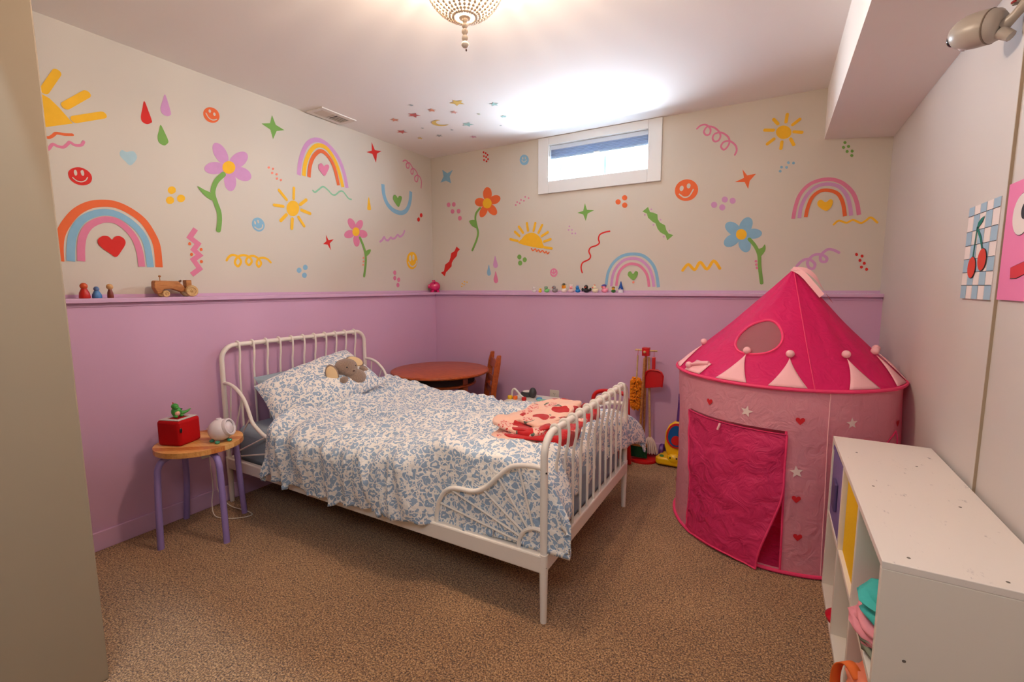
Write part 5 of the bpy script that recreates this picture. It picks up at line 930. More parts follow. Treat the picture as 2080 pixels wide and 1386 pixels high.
# ------------------------------------------------------------------ play tent
TB = Vector((2.738, -0.765)); RB = 0.462; TT = Vector((2.727, -0.70)); RT = 0.468; ZT = 0.757; AP = Vector((2.755, -0.72, 1.249))
TO = (2.735, -0.75, 0.0)
tent = thing('play_tent', 'pink round play tent with pointed roof, pennants, hearts and stars', 'tent', TO)
def tw(th, t, off=0.0):
    c = TB*(1-t) + TT*t; r = RB*(1-t) + RT*t + off
    r += 0.010*math.sin(PI*t)*math.sin(3*th+0.7) + 0.004*noise.noise(Vector((math.cos(th)*4, math.sin(th)*4, t*5)))
    return Vector((c.x+r*math.cos(th), c.y+r*math.sin(th), 0.004+(ZT-0.004)*t))
def tr_(th, t, off=0.0):
    e = Vector((TT.x+RT*1.018*math.cos(th), TT.y+RT*1.018*math.sin(th), ZT))
    p = e*(1-t) + AP*t
    q = math.sin(PI*min(1, t*1.0))
    p.z -= 0.010*q
    k = 0.012*sstep(0.45, 1.0, t)*(1-t)*4*math.sin(th*9+1.0)*0.25 + 0.006*noise.noise(Vector((math.cos(th)*5, math.sin(th)*5, t*3)))*q
    d = Vector((math.cos(th)*0.72, math.sin(th)*0.72, 0.69))
    return p + d*(off+k)
A0, A1 = math.radians(217.5), math.radians(273.0)      # doorway
DZ = 0.765
def door_hole(u, v):
    th = u*2*PI
    return not (A0 < th < A1 and 0.03 < v < DZ)
b = MB(TO).grid(lambda u, v: tw(u*2*PI, v), 144, 40, keep=door_hole, cu=True); b.build('tent_wall', m_tentwall, tent, angle=80)
WT, WV, WRT, WRV = math.radians(248.6), 0.395, math.radians(18.5), 0.150
def win_hole(u, v):
    return ((u*2*PI-WT)/WRT)**2 + ((v-WV)/WRV)**2 > 1
MB(TO).grid(lambda u, v: tr_(u*2*PI, v*0.995), 216, 80, keep=win_hole, cu=True).build('tent_roof', m_tentroof, tent, angle=80)
loop = [tr_(WT+WRT*math.cos(a), WV+WRV*math.sin(a), 0.001) for a in [2*PI*k/48 for k in range(48)]]
wnd = MB(TO).add([tr_(WT+WRT*1.03*math.cos(a)*s_, WV+WRV*1.03*math.sin(a)*s_, -0.002) for s_ in (0.0001, 0.5, 1.0) for a in [2*PI*k/48 for k in range(48)]], [(j*48+k, j*48+(k+1) % 48, (j+1)*48+(k+1) % 48, (j+1)*48+k) for j in range(2) for k in range(48)]).build('roof_window', m_mesh, tent, angle=80, label='see-through grey-pink mesh window')
MB(TO).tube(loop, 0.0058, 6, closed=True).build('window_binding', m_tenttrim, wnd)
MB(TO).tube([tw(2*PI*k/96, 1.0, 0.010) for k in range(96)], 0.0075, 8, closed=True).build('eave_ring', m_tenttrim, tent)
MB(TO).tube([tw(2*PI*k/96, 0.0, 0.004)+Vector((0, 0, 0.006)) for k in range(96)], 0.0075, 8, closed=True).build('base_ring', m_tenttrim, tent)
for k in range(6):
    th = math.radians(284+60*k)
    MB(TO).tube([tr_(th, t/8*0.99, -0.012) for t in range(9)], 0.004, 6).build('roof_pole', m_aw, tent)
MB(TO).lathe([(0.0, 0.003), (RB-0.006, 0.003), (RB-0.006, 0.006), (0.0, 0.006)], (TB.x, TB.y, 0), 48).build('groundsheet', m_tentdoor, tent)
MB(TO).tube([tr_(math.radians(284), t/14*0.99, 0.0015) for t in range(15)], 0.0022, 5).build('roof_seam', m_tenttrim, tent)
MB(TO).tube([tw(math.radians(291), t/10, 0.0015) for t in range(11)], 0.002, 5).build('wall_seam', m_penn, tent)
# pennants: two-layer triangles with a ball tip
def pennant(l, r, tip_t, tip_th=None, flop=None, b0=0.012):
    mid = (l+r)/2 if tip_th is None else tip_th
    def g(u, v):
        w_ = (1-v)**1.15; th = math.radians(mid+(l+(r-l)*u-mid)*w_); t = b0+(tip_t-b0)*v
        return tr_(th, t, 0.004+0.006*math.sin(PI*v)*math.sin(PI*u))
    p = MB(TO).grid(g, 8, 10).build('pennant', m_penn, tent, solid=0.003, angle=80)
    MB(TO).ball(tr_(math.radians(mid), tip_t+0.028, 0.012), 0.0165, (1, 1, 1), 12).build('tassel_ball', m_penn, p)
for l, r, tp, mth in ((237.7, 254.4, 0.235, 246.5), (264.2, 280.9, 0.235, 273.0), (299.1, 315.7, 0.240, 307.8), (329.5, 346, 0.240, 341), (352, 369, 0.235, 361), (22, 38, 0.235, 30), (50, 66, 0.235, 58), (80, 96, 0.235, 88), (108, 124, 0.235, 116), (138, 154, 0.235, 146), (183, 201, 0.235, 192)):
    pennant(l, r, tp, mth)
# the pennant that has flopped down
p = MB(TO).grid(lambda u, v: tr_(math.radians(210.5+(226-210.5)*u+v*2), 0.012+0.105*v, 0.004), 6, 5).build('pennant', m_penn, tent, solid=0.003, angle=80)
MB(TO).tube([tr_(math.radians(226), 0.115, 0.006), tr_(math.radians(220), 0.09, 0.014), tr_(math.radians(215), 0.062, 0.016)], [0.010, 0.009, 0.006], 8).build('folded_tip', m_penn, p)
MB(TO).ball(tr_(math.radians(213), 0.050, 0.016), 0.016, (1, 1, 1), 12).build('tassel_ball', m_penn, p)
# door flap with binding, zip pull and a lifted lower corner
def flap(u, v):
    v2 = 1-v
    swing = sstep(0.25, 1.0, v)
    a0 = 217.5+1.5*math.sin(v*PI)*1.0+2.0*sstep(0.35, 0.6, v)-1.5*sstep(0.6, 1.0, v); a1 = 273.3-1.2*v-9.5*sstep(0.35, 1.0, v)
    th = math.radians(a0+(a1-a0)*u)
    t = DZ*v2 + 0.016*v*math.sin(u*PI) - 0.016*u*v2*0.6 + 0.002
    w_ = 0.014*fbm(u*3.2, v*3.6, 1.0, 4)*sstep(0, 0.1, v) + 0.005*math.sin(v*16+u*7)*u*(1-u)
    o_ = 0.008 + 0.020*swing*(u**2) + w_*(0.8)
    return tw(th, t, o_)
fl_ = MB(TO).grid(flap, 60, 70).build('door_flap', m_tentdoor, tent, angle=80, label='deep pink door flap')
MB(TO).tube([flap(1.0, k/30) for k in range(31)], 0.0042, 6).build('flap_binding', m_tenttrim, fl_)
MB(TO).tube([flap(k/20, 1.0) for k in range(21)], 0.0042, 6).build('flap_binding', m_tenttrim, fl_)
MB(TO).tube([flap(0.0, k/30) for k in range(31)], 0.0038, 6).build('flap_binding', m_tenttrim, fl_)
MB(TO).tube([flap(k/20, 0.0) for k in range(21)], 0.0038, 6).build('flap_binding', mat('dark_pink_stitching', (190, 28, 84), 0.7), fl_)
q0 = flap(0.44, 0.01)
MB(TO).tube([q0+Vector((0, -0.004, 0)), q0+Vector((-0.003, -0.012, -0.012)), q0+Vector((-0.008, -0.012, -0.028))], 0.0048, 6).build('door_tab', m_penn, fl_)
MB(TO).tube([tw(A1, DZ*k/12+0.01, 0.003) for k in range(13)], 0.0045, 6).build('door_edge', m_tenttrim, tent)
# printed hearts and stars on the cloth
m_heart = mat('red_print', (206, 28, 40), 0.8); m_star = mat('pale_star_print', (240, 214, 206), 0.8)
heart = [(0.0, -1.0), (0.55, -0.45), (0.95, 0.05), (0.95, 0.50), (0.62, 0.78), (0.25, 0.70), (0.0, 0.40), (-0.25, 0.70), (-0.62, 0.78), (-0.95, 0.50), (-0.95, 0.05), (-0.55, -0.45)]
def decal(name, m_, poly, a, t, s_, rot=0.0):
    ca, sa = math.cos(rot), math.sin(rot)
    vs_ = []
    c = (0, 0)
    for r_ in (0.0, 0.5, 1.0):
        for p in poly:
            x = (p[0]*ca-p[1]*sa)*s_*r_; z = (p[0]*sa+p[1]*ca)*s_*r_
            vs_.append(tw(math.radians(a)+x/RB, t+z/ZT, 0.0035))
    n = len(poly)
    fs = [(j*n+k, j*n+(k+1) % n, (j+1)*n+(k+1) % n, (j+1)*n+k) for j in (1,) for k in range(n)] + [tuple(range(n, 2*n))]
    MB(TO).add(vs_, fs).build(name, m_, tent, smooth=False)
st5 = star_poly(1.0, 0.42, 5, PI/2)
for a, t, s_ in ((234.6, 0.862, 0.016), (278.6, 0.837, 0.0165), (278.5, 0.418, 0.0165), (279.9, 0.214, 0.0165), (182, 0.495, 0.016), (335, 0.80, 0.016), (190, 0.20, 0.016)): decal('printed_heart', m_heart, heart, a, t, s_)
for a, t, s_, r_ in ((190, 0.755, 0.024, 0.1), (255.1, 0.852, 0.025, -0.2), (278.1, 0.563, 0.026, 0.15), (302.1, 0.832, 0.025, 0.1), (190, 0.348, 0.022, 0.3), (318, 0.55, 0.025, 0.0)): decal('printed_star', m_star, st5, a, t, s_, r_)
# ribbons at the peak
def poly_at(v, pts):
    sm = smoothpts(pts, 8); i = v*(len(sm)-1); k = min(int(i), len(sm)-2); return sm[k].lerp(sm[k+1], i-k)
rp = [(2.752, -0.735, 1.251), (2.80, -0.745, 1.244), (2.842, -0.748, 1.208), (2.878, -0.750, 1.150), (2.911, -0.752, 1.097)]
MB(TO).grid(lambda u, v: poly_at(v, rp) + Vector((0.012*(u-0.5)*math.sin(v*5), 0.020*(u-0.5), 0.016*(u-0.5))), 2, 20).build('peak_ribbon', m_penn, tent, angle=80)
rp2 = [(2.750, -0.730, 1.252), (2.79, -0.765, 1.225), (2.83, -0.79, 1.175), (2.868, -0.81, 1.125)]
MB(TO).grid(lambda u, v: poly_at(v, rp2) + Vector((0.018*(u-0.5), 0.006*(u-0.5), 0.016*(u-0.5))), 2, 20).build('peak_ribbon', m_penn, tent, angle=80)
# tie loop on the right side
q0 = tw(math.radians(333), 0.76, 0.004); q1 = tw(math.radians(322), 0.64, 0.004)
MB(TO).tube(smoothpts([q0, q0+Vector((0.004, -0.012, -0.03)), q0+Vector((0.0, -0.014, -0.07)), q1+Vector((0, -0.01, -0.02)), q1+Vector((-0.004, -0.006, 0.02)), q0], 5), 0.003, 6).build('tie_loop', m_tenttrim, tent)
# ------------------------------------------------------------------ cube shelf along the right wall
X0, X1, SY0, SY1, SZ = 2.905, 3.188, -2.150, -1.228, 0.605
SHO = ((X0+X1)/2, (SY0+SY1)/2, 0)
def scuffed():
    m = bpy.data.materials.new('scuffed_white_laminate'); m.use_nodes = True; nt = m.node_tree; L = nt.links.new; b = nt.nodes['Principled BSDF']
    tc = nd(nt, 'ShaderNodeTexCoord'); mp = nd(nt, 'ShaderNodeMapping'); mp.inputs['Scale'].default_value = (22, 9, 10); L(tc.outputs['Object'], mp.inputs[0])
    n = nd(nt, 'ShaderNodeTexNoise', i_Scale=2.2, i_Detail=6.0, i_Roughness=0.7); L(mp.outputs[0], n.inputs['Vector'])
    cr = nd(nt, 'ShaderNodeValToRGB'); e = cr.color_ramp.elements; e[0].position = 0.63; e[0].color = rgb((236, 226, 216)); e[1].position = 0.74; e[1].color = rgb((168, 156, 156))
    L(n.outputs['Fac'], cr.inputs[0]); L(cr.outputs[0], b.inputs['Base Color']); b.inputs['Roughness'].default_value = 0.38; b.inputs['Specular IOR Level'].default_value = 0.45
    return m
m_lam = scuffed(); m_lam2 = mat('white_laminate', (234, 224, 210), 0.4, spec=0.45)
sh = thing('cube_shelf', 'white six-cube shelf unit standing along the right wall', 'shelf', SHO)
T_ = 0.016
def brd(name, lo, hi, m_=m_lam2): return MB(SHO).box(lo, hi).build(name, m_, sh, smooth=False, bevel=0.0015)
top = brd('top_board', (X0, SY0, SZ-T_), (X1, SY1, SZ), m_lam)
brd('bottom_board', (X0, SY0, 0.0), (X1, SY1, T_))
brd('side_panel', (X0, SY0, T_), (X1, SY0+T_, SZ-T_)); brd('side_panel', (X0, SY1-T_, T_), (X1, SY1, SZ-T_))
D1, D2 = -1.541, -1.846
for y in (D1, D2): brd('divider', (X0, y-T_/2, T_), (X1-0.004, y+T_/2, SZ-T_))
for a, c in ((SY0+T_, D2-T_/2), (D2+T_/2, D1-T_/2), (D1+T_/2, SY1-T_)): brd('middle_shelf', (X0+0.002, a, 0.300), (X1-0.004, c, 0.300+T_))
brd('back_panel', (X1-0.004, SY0+T_, T_), (X1, SY1-T_, SZ-T_))
m_screw = mat('screw_grey', (120, 112, 104), 0.4, metal=0.5)
for x, y in ((2.955, -1.405), (3.10, -1.465), (2.955, -1.71), (3.125, -1.76), (2.955, -2.11), (3.10, -2.12)):
    MB(SHO).lathe([(0.0035, 0), (0.003, 0.0006), (0, 0.0006)], (x, y, SZ), 10).build('screw', m_screw, sh)
for x, z in ((2.955, 0.40), (3.01, 0.30), (2.955, 0.03)):
    MB(SHO).lathe([(0.0035, 0), (0.003, 0.0006), (0, 0.0006)], (x, SY0, z), 10, RX(PI/2)).build('screw', m_screw, sh)
# storage bins
def bin_(name, label, y0, y1, z0, z1, xf, c, handle):
    m_ = mat(name+'_cloth_'+str(c[0]), c, 0.8, bump=(120, 0.3, 0.004)); o = thing(name, label, 'storage bin', (xf+0.12, (y0+y1)/2, z0)); q = (xf+0.12, (y0+y1)/2, z0)
    b = MB(q); b.box((xf, y0, z0), (xf+0.004, y1, z1)); b.box((xf+0.24, y0, z0), (xf+0.244, y1, z1)); b.box((xf+0.004, y0, z0), (xf+0.24, y0+0.004, z1)); b.box((xf+0.004, y1-0.004, z0), (xf+0.24, y1, z1)); b.box((xf+0.004, y0+0.004, z0), (xf+0.24, y1-0.004, z0+0.004))
    b.build('body', m_, o, smooth=False)
    ym = (y0+y1)/2
    if handle:
        MB(q).box((xf-0.010, ym-0.035, z0+0.07), (xf, ym+0.035, z0+0.17)).build('handle', mat('bin_handle_purple', (84, 66, 110), 0.7), o, smooth=False, bevel=0.004)
        MB(q).box((xf-0.003, y0, z1-0.012), (xf+0.001, y1, z1)).build('rim', m_, o, smooth=False)
    return o
bin_('storage_bin', 'purple fabric bin with dark handle in the far upper cube', D1+0.012, SY1-0.022, 0.3165, 0.575, X0+0.005, (124, 104, 158), True)
bin_('storage_bin', 'yellow fabric bin in the middle upper cube', D2+0.012, D1-0.012, 0.3165, 0.588, X0+0.014, (244, 194, 0), False)
# crumpled cloth bags in the near upper cube
def drape(name, label, pts_fn, m_, cat='cloth', nu=24, nv=24, thick=0.004, loc=(3.0, -2.0, 0.32)):
    o = MB(loc).grid(pts_fn, nu, nv).build(name, m_, None, solid=thick, angle=80); o.location = loc
    return tag(o, label, cat)
m_teal = mat('teal_cloth', (66, 180, 172), 0.85, bump=(60, 0.3, 0.004)); m_pinkc = mat('rose_cloth', (236, 150, 160), 0.85, bump=(60, 0.3, 0.004)); m_sage = mat('sage_cloth', (128, 132, 112), 0.85, bump=(60, 0.3, 0.004)); m_peach = mat('peach_cloth', (232, 132, 100), 0.8, bump=(60, 0.2, 0.003)); m_orange = mat('orange_webbing', (232, 112, 44), 0.75)
def heap(x0, x1, y0, y1, z0, h, sd, lean=0.0):
    def g(u, v):
        a = u*2*PI; p = v*PI
        cx = (x0+x1)/2; cy = (y0+y1)/2; rx = (x1-x0)/2; ry = (y1-y0)/2
        d = Vector((math.cos(a)*math.sin(p)**0.6, math.sin(a)*math.sin(p)**0.6, math.cos(p)))
        n_ = 1+0.30*fbm(d.x*2.2+sd, d.y*2.2, d.z*2.2, 3)
        return Vector((cx+rx*d.x*n_+lean*d.z, cy+ry*d.y*n_, z0+h/2+h/2*d.z*min(1.15, n_)))
    return g
drape('folded_bag', 'sage green cloth crumpled at the bottom of the near upper cube', heap(2.905, 3.03, -2.11, -1.92, 0.3165, 0.05, 2.0), m_sage)
drape('folded_bag', 'rose pink cloth bag stuffed in the near upper cube', heap(2.893, 3.04, -2.092, -1.90, 0.330, 0.075, 5.0, 0.006), m_pinkc)
drape('folded_bag', 'teal cloth bag on top of the pink one in the near upper cube', heap(2.905, 3.06, -2.098, -1.91, 0.372, 0.085, 9.0, -0.01), m_teal)
# peach tote in the near lower cube, strap hanging out at the front
bg_ = thing('tote_bag', 'peach cloth tote with orange strap in the near lower cube', 'bag', (3.0, -2.0, T_))
q = (3.0, -2.0, T_)
MB(q).grid(heap(2.886, 3.08, -2.095, -1.90, T_+0.002, 0.235, 3.3), 28, 20).build('body', m_peach, bg_, angle=80)
sp = smoothpts([(2.910, -2.01, 0.225), (2.893, -1.985, 0.240), (2.876, -1.960, 0.212), (2.872, -1.950, 0.155), (2.880, -1.970, 0.10), (2.892, -1.995, 0.08), (2.90, -2.02, 0.075)], 6)
MB(q).grid(lambda u, v: sp[min(len(sp)-1, int(round(v*(len(sp)-1))))] + Vector((0.022*(u-0.5), 0.010*(u-0.5), 0.006*(u-0.5))), 2, len(sp)-1).build('strap', m_orange, bg_, solid=0.003, angle=80)
# red toy ring set in the far lower cube
rt = thing('toy_ring_stand', 'red plastic toy ring in the far lower cube', 'toy', (2.97, -1.46, T_))
q = (2.97, -1.46, T_); m_cr = mat('crimson_plastic', (200, 16, 44), 0.3)
MB(q).tube([(2.955, -1.46+0.055*math.cos(a), 0.155+0.055*math.sin(a)) for a in [2*PI*k/24 for k in range(24)]], 0.014, 10, closed=True).build('ring', m_cr, rt)
MB(q).lathe([(0.0, 0), (0.055, 0), (0.058, 0.012), (0.045, 0.024), (0.012, 0.03), (0.012, 0.09), (0, 0.095)], (2.955, -1.46, T_), 24).build('base', m_cr, rt)
# ------------------------------------------------------------------ canvases on the right wall
def canvas(name, label, y0, y1, z0, z1, edge):
    o = thing(name, label, 'picture', (W, (y0+y1)/2, z0)); q = (W, (y0+y1)/2, z0)
    MB(q).box((W-0.007, y0, z0), (W-0.0005, y1, z1)).build('canvas', edge, o, smooth=False)
    return o, q
m_cw = mat('canvas_white', (232, 220, 216), 0.8); m_cbl = mat('canvas_blue', (158, 186, 206), 0.8); m_ln = mat('canvas_line', (46, 42, 48), 0.8)
y0, y1, z0, z1 = -1.563, -1.330, 1.129, 1.405
cv, q = canvas('cherry_picture', 'blue and white checked canvas with two red cherries on the right wall', y0, y1, z0, z1, m_cw)
xf = W-0.0073
def flat(name, m_, poly, dx=0.0, par=None, qq=None):
    MB(qq or q).add([(xf-dx, p[0], p[1]) for p in poly], [tuple(range(len(poly)))]).build(name, m_, par or cv, smooth=False)
Wc = (y1-y0)/5.0; ncol = 5
rows = [z0, z0+0.038, z0+0.075, z0+0.113, z0+0.153, z0+0.195, z0+0.237, z1]
rows = [z0, z0+0.040, z0+0.079, z0+0.119, z0+0.160, z0+0.202, z0+0.249, z1]
for r in range(7):
    for c in range(5):
        if (r+c) % 2 == 0:
            ya = y1-c*Wc; flat('check', m_cbl, [(ya, rows[r]), (ya-Wc, rows[r]), (ya-Wc, rows[r+1]), (ya, rows[r+1])])
for r in range(1, 7): flat('line', m_ln, [(y0, rows[r]-0.0007), (y1, rows[r]-0.0007), (y1, rows[r]+0.0007), (y0, rows[r]+0.0007)], 0.0006)
for c in range(1, 5): flat('line', m_ln, [(y1-c*Wc-0.0004, z0), (y1-c*Wc+0.0004, z0), (y1-c*Wc+0.0004, z1), (y1-c*Wc-0.0004, z1)], 0.0006)
m_chr = mat('cherry_red_print', (206, 58, 40), 0.8); m_stem = mat('stem_green_print', (20, 112, 100), 0.8)
def ov(cy, cz, ry, rz): return [(cy+ry*math.cos(a), cz+rz*math.sin(a)) for a in [2*PI*k/28 for k in range(28)]]
flat('stem', m_stem, [(-1.403, 1.250), (-1.410, 1.250), (-1.419, 1.338), (-1.412, 1.340)], 0.0014)
flat('stem', m_stem, [(-1.470, 1.268), (-1.480, 1.268), (-1.455, 1.310), (-1.418, 1.342), (-1.412, 1.334), (-1.447, 1.302)], 0.0014)
flat('leaf', m_stem, [(-1.412, 1.336), (-1.424, 1.336), (-1.452, 1.350), (-1.464, 1.366), (-1.440, 1.362), (-1.420, 1.352)], 0.0014)
for cy, cz in ((-1.408, 1.222), (-1.482, 1.242)):
    flat('cherry_outline', m_ln, ov(cy, cz, 0.0322, 0.0322), 0.0020); flat('cherry', m_chr, ov(cy, cz, 0.031, 0.031), 0.0026)
# pink canvas with a face (continues out of view)
m_cp = mat('canvas_pink', (232, 128, 176), 0.8)
y0, y1 = -1.905, -1.606
pv, q2 = canvas('face_picture', 'pink canvas with cartoon eyes and red lips on the right wall', y0, y1, 1.131, 1.425, m_cp)
def flat2(name, m_, poly, dx): flat(name, m_, poly, dx, pv, q2)
for cy in (-1.700, -1.812):
    flat2('eye_outline', m_ln, ov(cy, 1.340, 0.0513, 0.0513), 0.0006); flat2('eye', m_cw, ov(cy, 1.340, 0.050, 0.050), 0.0012); flat2('pupil', m_ln, ov(cy-0.016, 1.346, 0.020, 0.020), 0.0018)
lip = [(-1.672, 1.212), (-1.700, 1.217), (-1.755, 1.226), (-1.812, 1.217), (-1.840, 1.212), (-1.836, 1.186), (-1.80, 1.186), (-1.755, 1.196), (-1.71, 1.186), (-1.676, 1.186)]
flat2('mouth_outline', m_ln, [(-1.755+(p[0]+1.755)*1.02, 1.206+(p[1]-1.206)*1.08) for p in lip], 0.0006); flat2('mouth', mat('lip_red_print', (206, 48, 62), 0.8), lip, 0.0012)
# ------------------------------------------------------------------ little security camera under the soffit
CO = (W-0.02, -1.545, 1.845)
cmr = thing('security_camera', 'cream nursery camera on a bracket at the top of the right wall', 'camera', CO)
m_cam = mat('taupe_plastic', (176, 168, 158), 0.35, spec=0.5)
f0 = Vector((3.075, -1.485, 1.862)); b0 = Vector((3.155, -1.560, 1.842))
ax = (f0-b0); Lc = ax.length; Rc = ax.to_track_quat('Z', 'Y').to_matrix()
MB(CO).lathe([(0.0, -0.004), (0.028, -0.003), (0.038, 0.006), (0.043, 0.026), (0.044, 0.052), (0.042, 0.074), (0.034, 0.094), (0.022, 0.107), (0.0, 0.113)], b0, 28, Rc).build('housing', m_cam, cmr)
MB(CO).lathe([(0.0418, 0.018), (0.0430, 0.020), (0.0424, 0.022)], b0, 28, Rc).build('seam', mat('taupe_seam', (120, 106, 92), 0.5), cmr)
lens_c = f0 + Rc @ Vector((0.006, -0.008, -0.010))
MB(CO).ball(lens_c, 0.0165, (1.0, 1.25, 0.75), 16, Rc).build('lens', mat('camera_lens', (8, 8, 12), 0.06, spec=0.8), cmr)
sp_ = f0 + Rc @ Vector((0.0, -0.030, -0.040))
MB(CO).ball(sp_ + Vector((0, 0, -0.004)), 0.014, (1, 1, 0.8), 12).build('light_window', mat('clear_window', (206, 204, 208), 0.1, spec=0.8), cmr)
MB(CO).tube([b0+Vector((0.005, 0.0, -0.006)), b0+Vector((0.02, -0.02, 0.008)), Vector((W-0.012, -1.600, 1.868)), Vector((W-0.001, -1.612, 1.880))], [0.016, 0.011, 0.013, 0.018], 10).build('bracket_arm', m_cam, cmr)
MB(CO).tube([b0+Vector((0.0, 0.0, -0.020)), b0+Vector((0.018, -0.012, -0.040))], [0.016, 0.013], 10).build('cable_socket', m_cam, cmr)
MB(CO).box((W-0.03, -1.575, 1.878), (W-0.001, -1.560, 1.892)).build('mount_plate', m_cam, cmr, smooth=False, bevel=0.003)
MB(CO).box((W-0.032, -1.590, 1.880), (W-0.029, -1.562, 1.885), RX(0.25)).build('red_tag', mat('red_tag', (150, 14, 10), 0.5), cmr, smooth=False)
# ------------------------------------------------------------------ beaded ceiling light
CZ = 2.158; CR_ = 0.129; KO = (CH[0], CH[1], H)
cl = thing('ceiling_light', 'beaded basket ceiling light glowing at the middle of the ceiling', 'lamp', KO)
m_bead = mat('whitewashed_wood_bead', (240, 228, 212), 0.6, sss=0.0)
MB(KO).lathe([(0.0, H-0.001), (0.062, H-0.001), (0.062, H-0.012), (0.05, H-0.02), (0, H-0.02)], (CH[0], CH[1], 0), 28).build('ceiling_plate', m_bead, cl)
MB(KO).tube([(CH[0]+CR_*math.cos(a), CH[1]+CR_*math.sin(a), CZ+0.012) for a in [2*PI*k/40 for k in range(40)]], 0.004, 6, closed=True).build('hoop', m_bead, cl)
MB(KO).tube([(CH[0], CH[1], H-0.02), (CH[0], CH[1], CZ-0.125)], 0.004, 6).build('stem', m_bead, cl)
NB = 26
ico = MB().ball((0, 0, 0), 0.0068, (1, 1, 0.92), 7)
def beads(pts, r, mb):
    for p in pts: mb.ball(p, r, (1, 1, 0.95), 7)
base_mesh = None
for k in range(NB):
    a = 2*PI*k/NB; mb = MB(KO); pts = []
    for i in range(17):
        ph = math.radians(2+ i*5.1)
        r = CR_*math.cos(ph); z = CZ - CR_*1.0*math.sin(ph)
        if r > 0.030: pts.append((CH[0]+r*math.cos(a), CH[1]+r*math.sin(a), z))
    for i in (range(1, 9) if k % 2 == 0 else ()):
        t = i/9.0; r = CR_*(1-t)+0.055*t; z = CZ+0.012+(H-0.016-CZ-0.012)*t**0.8
        pts.append((CH[0]+r*math.cos(a), CH[1]+r*math.sin(a), z))
    beads(pts, 0.0056, mb); beads([p_ for p_ in pts if p_[2] > CZ+0.013], 0.0070, mb); mb.tube(sorted(pts, key=lambda p: -p[2]), 0.0016, 4)
    mb.build('bead_string', m_bead, cl, angle=180)
tl = []
mb = MB(KO); z = CZ-CR_-0.004
for r in (0.010, 0.010, 0.011, 0.011, 0.0125):
    mb.ball((CH[0], CH[1], z), r, (1, 1, 0.9), 12); z -= r*1.75
mb.build('pendant_beads', m_bead, cl)
MB(KO).lathe([(0.0, -0.010), (0.018, -0.006), (0.018, 0.0), (0.0, 0.002)], (CH[0], CH[1], CZ-CR_+0.008), 20).build('bottom_disc', m_bead, cl)
MB(KO).ball((CH[0]+0.004, CH[1], z+0.004), 0.003, (1, 1, 1.3), 6).build('tip', mat('bead_cord_brown', (96, 70, 52), 0.7), cl)
MB(KO).ball((CH[0], CH[1], 2.150), 0.02, (1, 1, 1.2), 16).build('bulb', mat('glowing_bulb', (255, 236, 208), 0.4, emit=((255, 226, 184), 10.0)), cl)
bpy.data.objects['ceiling_lamp_bulb'].parent = cl
bpy.data.objects['ceiling_lamp_bulb'].location = Vector((CH[0], CH[1], 2.150)) - Vector(KO)
# ------------------------------------------------------------------ things on the ledge
LZ = ZL + 0.0003
# three plain peg dolls at the left end
def peg(y, h, cb_, ch_, label, r=0.013):
    o = thing('peg_doll', label, 'figurine', (0.078, y, LZ), 0, 'peg dolls on the left ledge')
    MB().lathe([(0.0, 0), (r, 0), (r*1.1, 0.004), (r*0.98, h*0.35), (r*0.55, h*0.62), (0, h*0.63)], n=18).build('body', mat('peg_'+str(cb_), cb_, 0.4), o)
    MB().ball((0, 0, h*0.78), h*0.2, (1, 1, 1.05), 14).build('head', mat('peg_'+str(ch_), ch_, 0.4), o)
    return o
peg(-2.464, 0.068, (190, 34, 22), (206, 84, 40), 'orange-red peg doll at the left end of the ledge', 0.018)
peg(-2.422, 0.052, (72, 124, 178), (84, 112, 158), 'blue peg doll between the red and the brown one', 0.016)
peg(-2.374, 0.064, (120, 48, 30), (208, 160, 104), 'brown peg doll with tan head nearest the wooden tractor', 0.011)
# wooden tractor (long side along the ledge)
TO2 = (0.066, -2.115, LZ)
tc_ = thing('wooden_tractor', 'wooden toy tractor on the ledge above the stool', 'toy tractor', TO2)
prof = [(-0.074, 0.016), (-0.088, 0.046), (-0.086, 0.076), (-0.080, 0.080), (0.018, 0.078), (0.042, 0.052), (0.050, 0.030), (0.030, 0.024), (-0.012, 0.040), (-0.048, 0.036), (-0.060, 0.016)]
MB().prism(prof, 0.036, Matrix.Translation((-0.018, 0, 0)) @ Matrix(((0, 0, 1, 0), (1, 0, 0, 0), (0, 1, 0, 0), (0, 0, 0, 1)))).build('body', m_oak, tc_, smooth=False, bevel=0.004)
MB().box((-0.016, 0.042, 0.030), (0.016, 0.066, 0.045)).build('chassis', m_oak, tc_, smooth=False, bevel=0.002)
MB().box((-0.018, 0.052, 0.046), (0.018, 0.078, 0.084)).build('seat_block', m_oak, tc_, smooth=False, bevel=0.003)
MB().lathe([(0.011, 0), (0.011, 0.005), (0, 0.005)], (0.0, 0.032, 0.074), 16, RX(0.75)).build('steering_wheel', mat('dark_walnut', (104, 62, 34), 0.5), tc_)
MB().tube([(0, -0.055, 0.078), (0, -0.055, 0.098)], 0.002, 6).build('exhaust_pipe', m_oak, tc_)
MB().ball((0, -0.055, 0.101), 0.006, (1, 1, 0.8), 10).build('exhaust_cap', m_oak, tc_)
def wheel(x, y, r, w_):
    o = MB().lathe([(0.0, 0), (r*0.9, 0), (r, w_*0.25), (r, w_*0.75), (r*0.9, w_), (r*0.62, w_), (r*0.55, w_*0.8), (r*0.3, w_*0.8), (r*0.25, w_), (0, w_)], (x, y, r), 26, RY(PI/2)).build('wheel', m_lightwood, tc_)
    MB().ball((x+w_, y, r), r*0.14, (1, 1, 1), 8).build('hub', m_lightwood, o)
for sx in (0, 1):
    wheel(0.020 if sx else -0.036, 0.070, 0.029, 0.016); wheel(0.018 if sx else -0.030, -0.044, 0.016, 0.012)
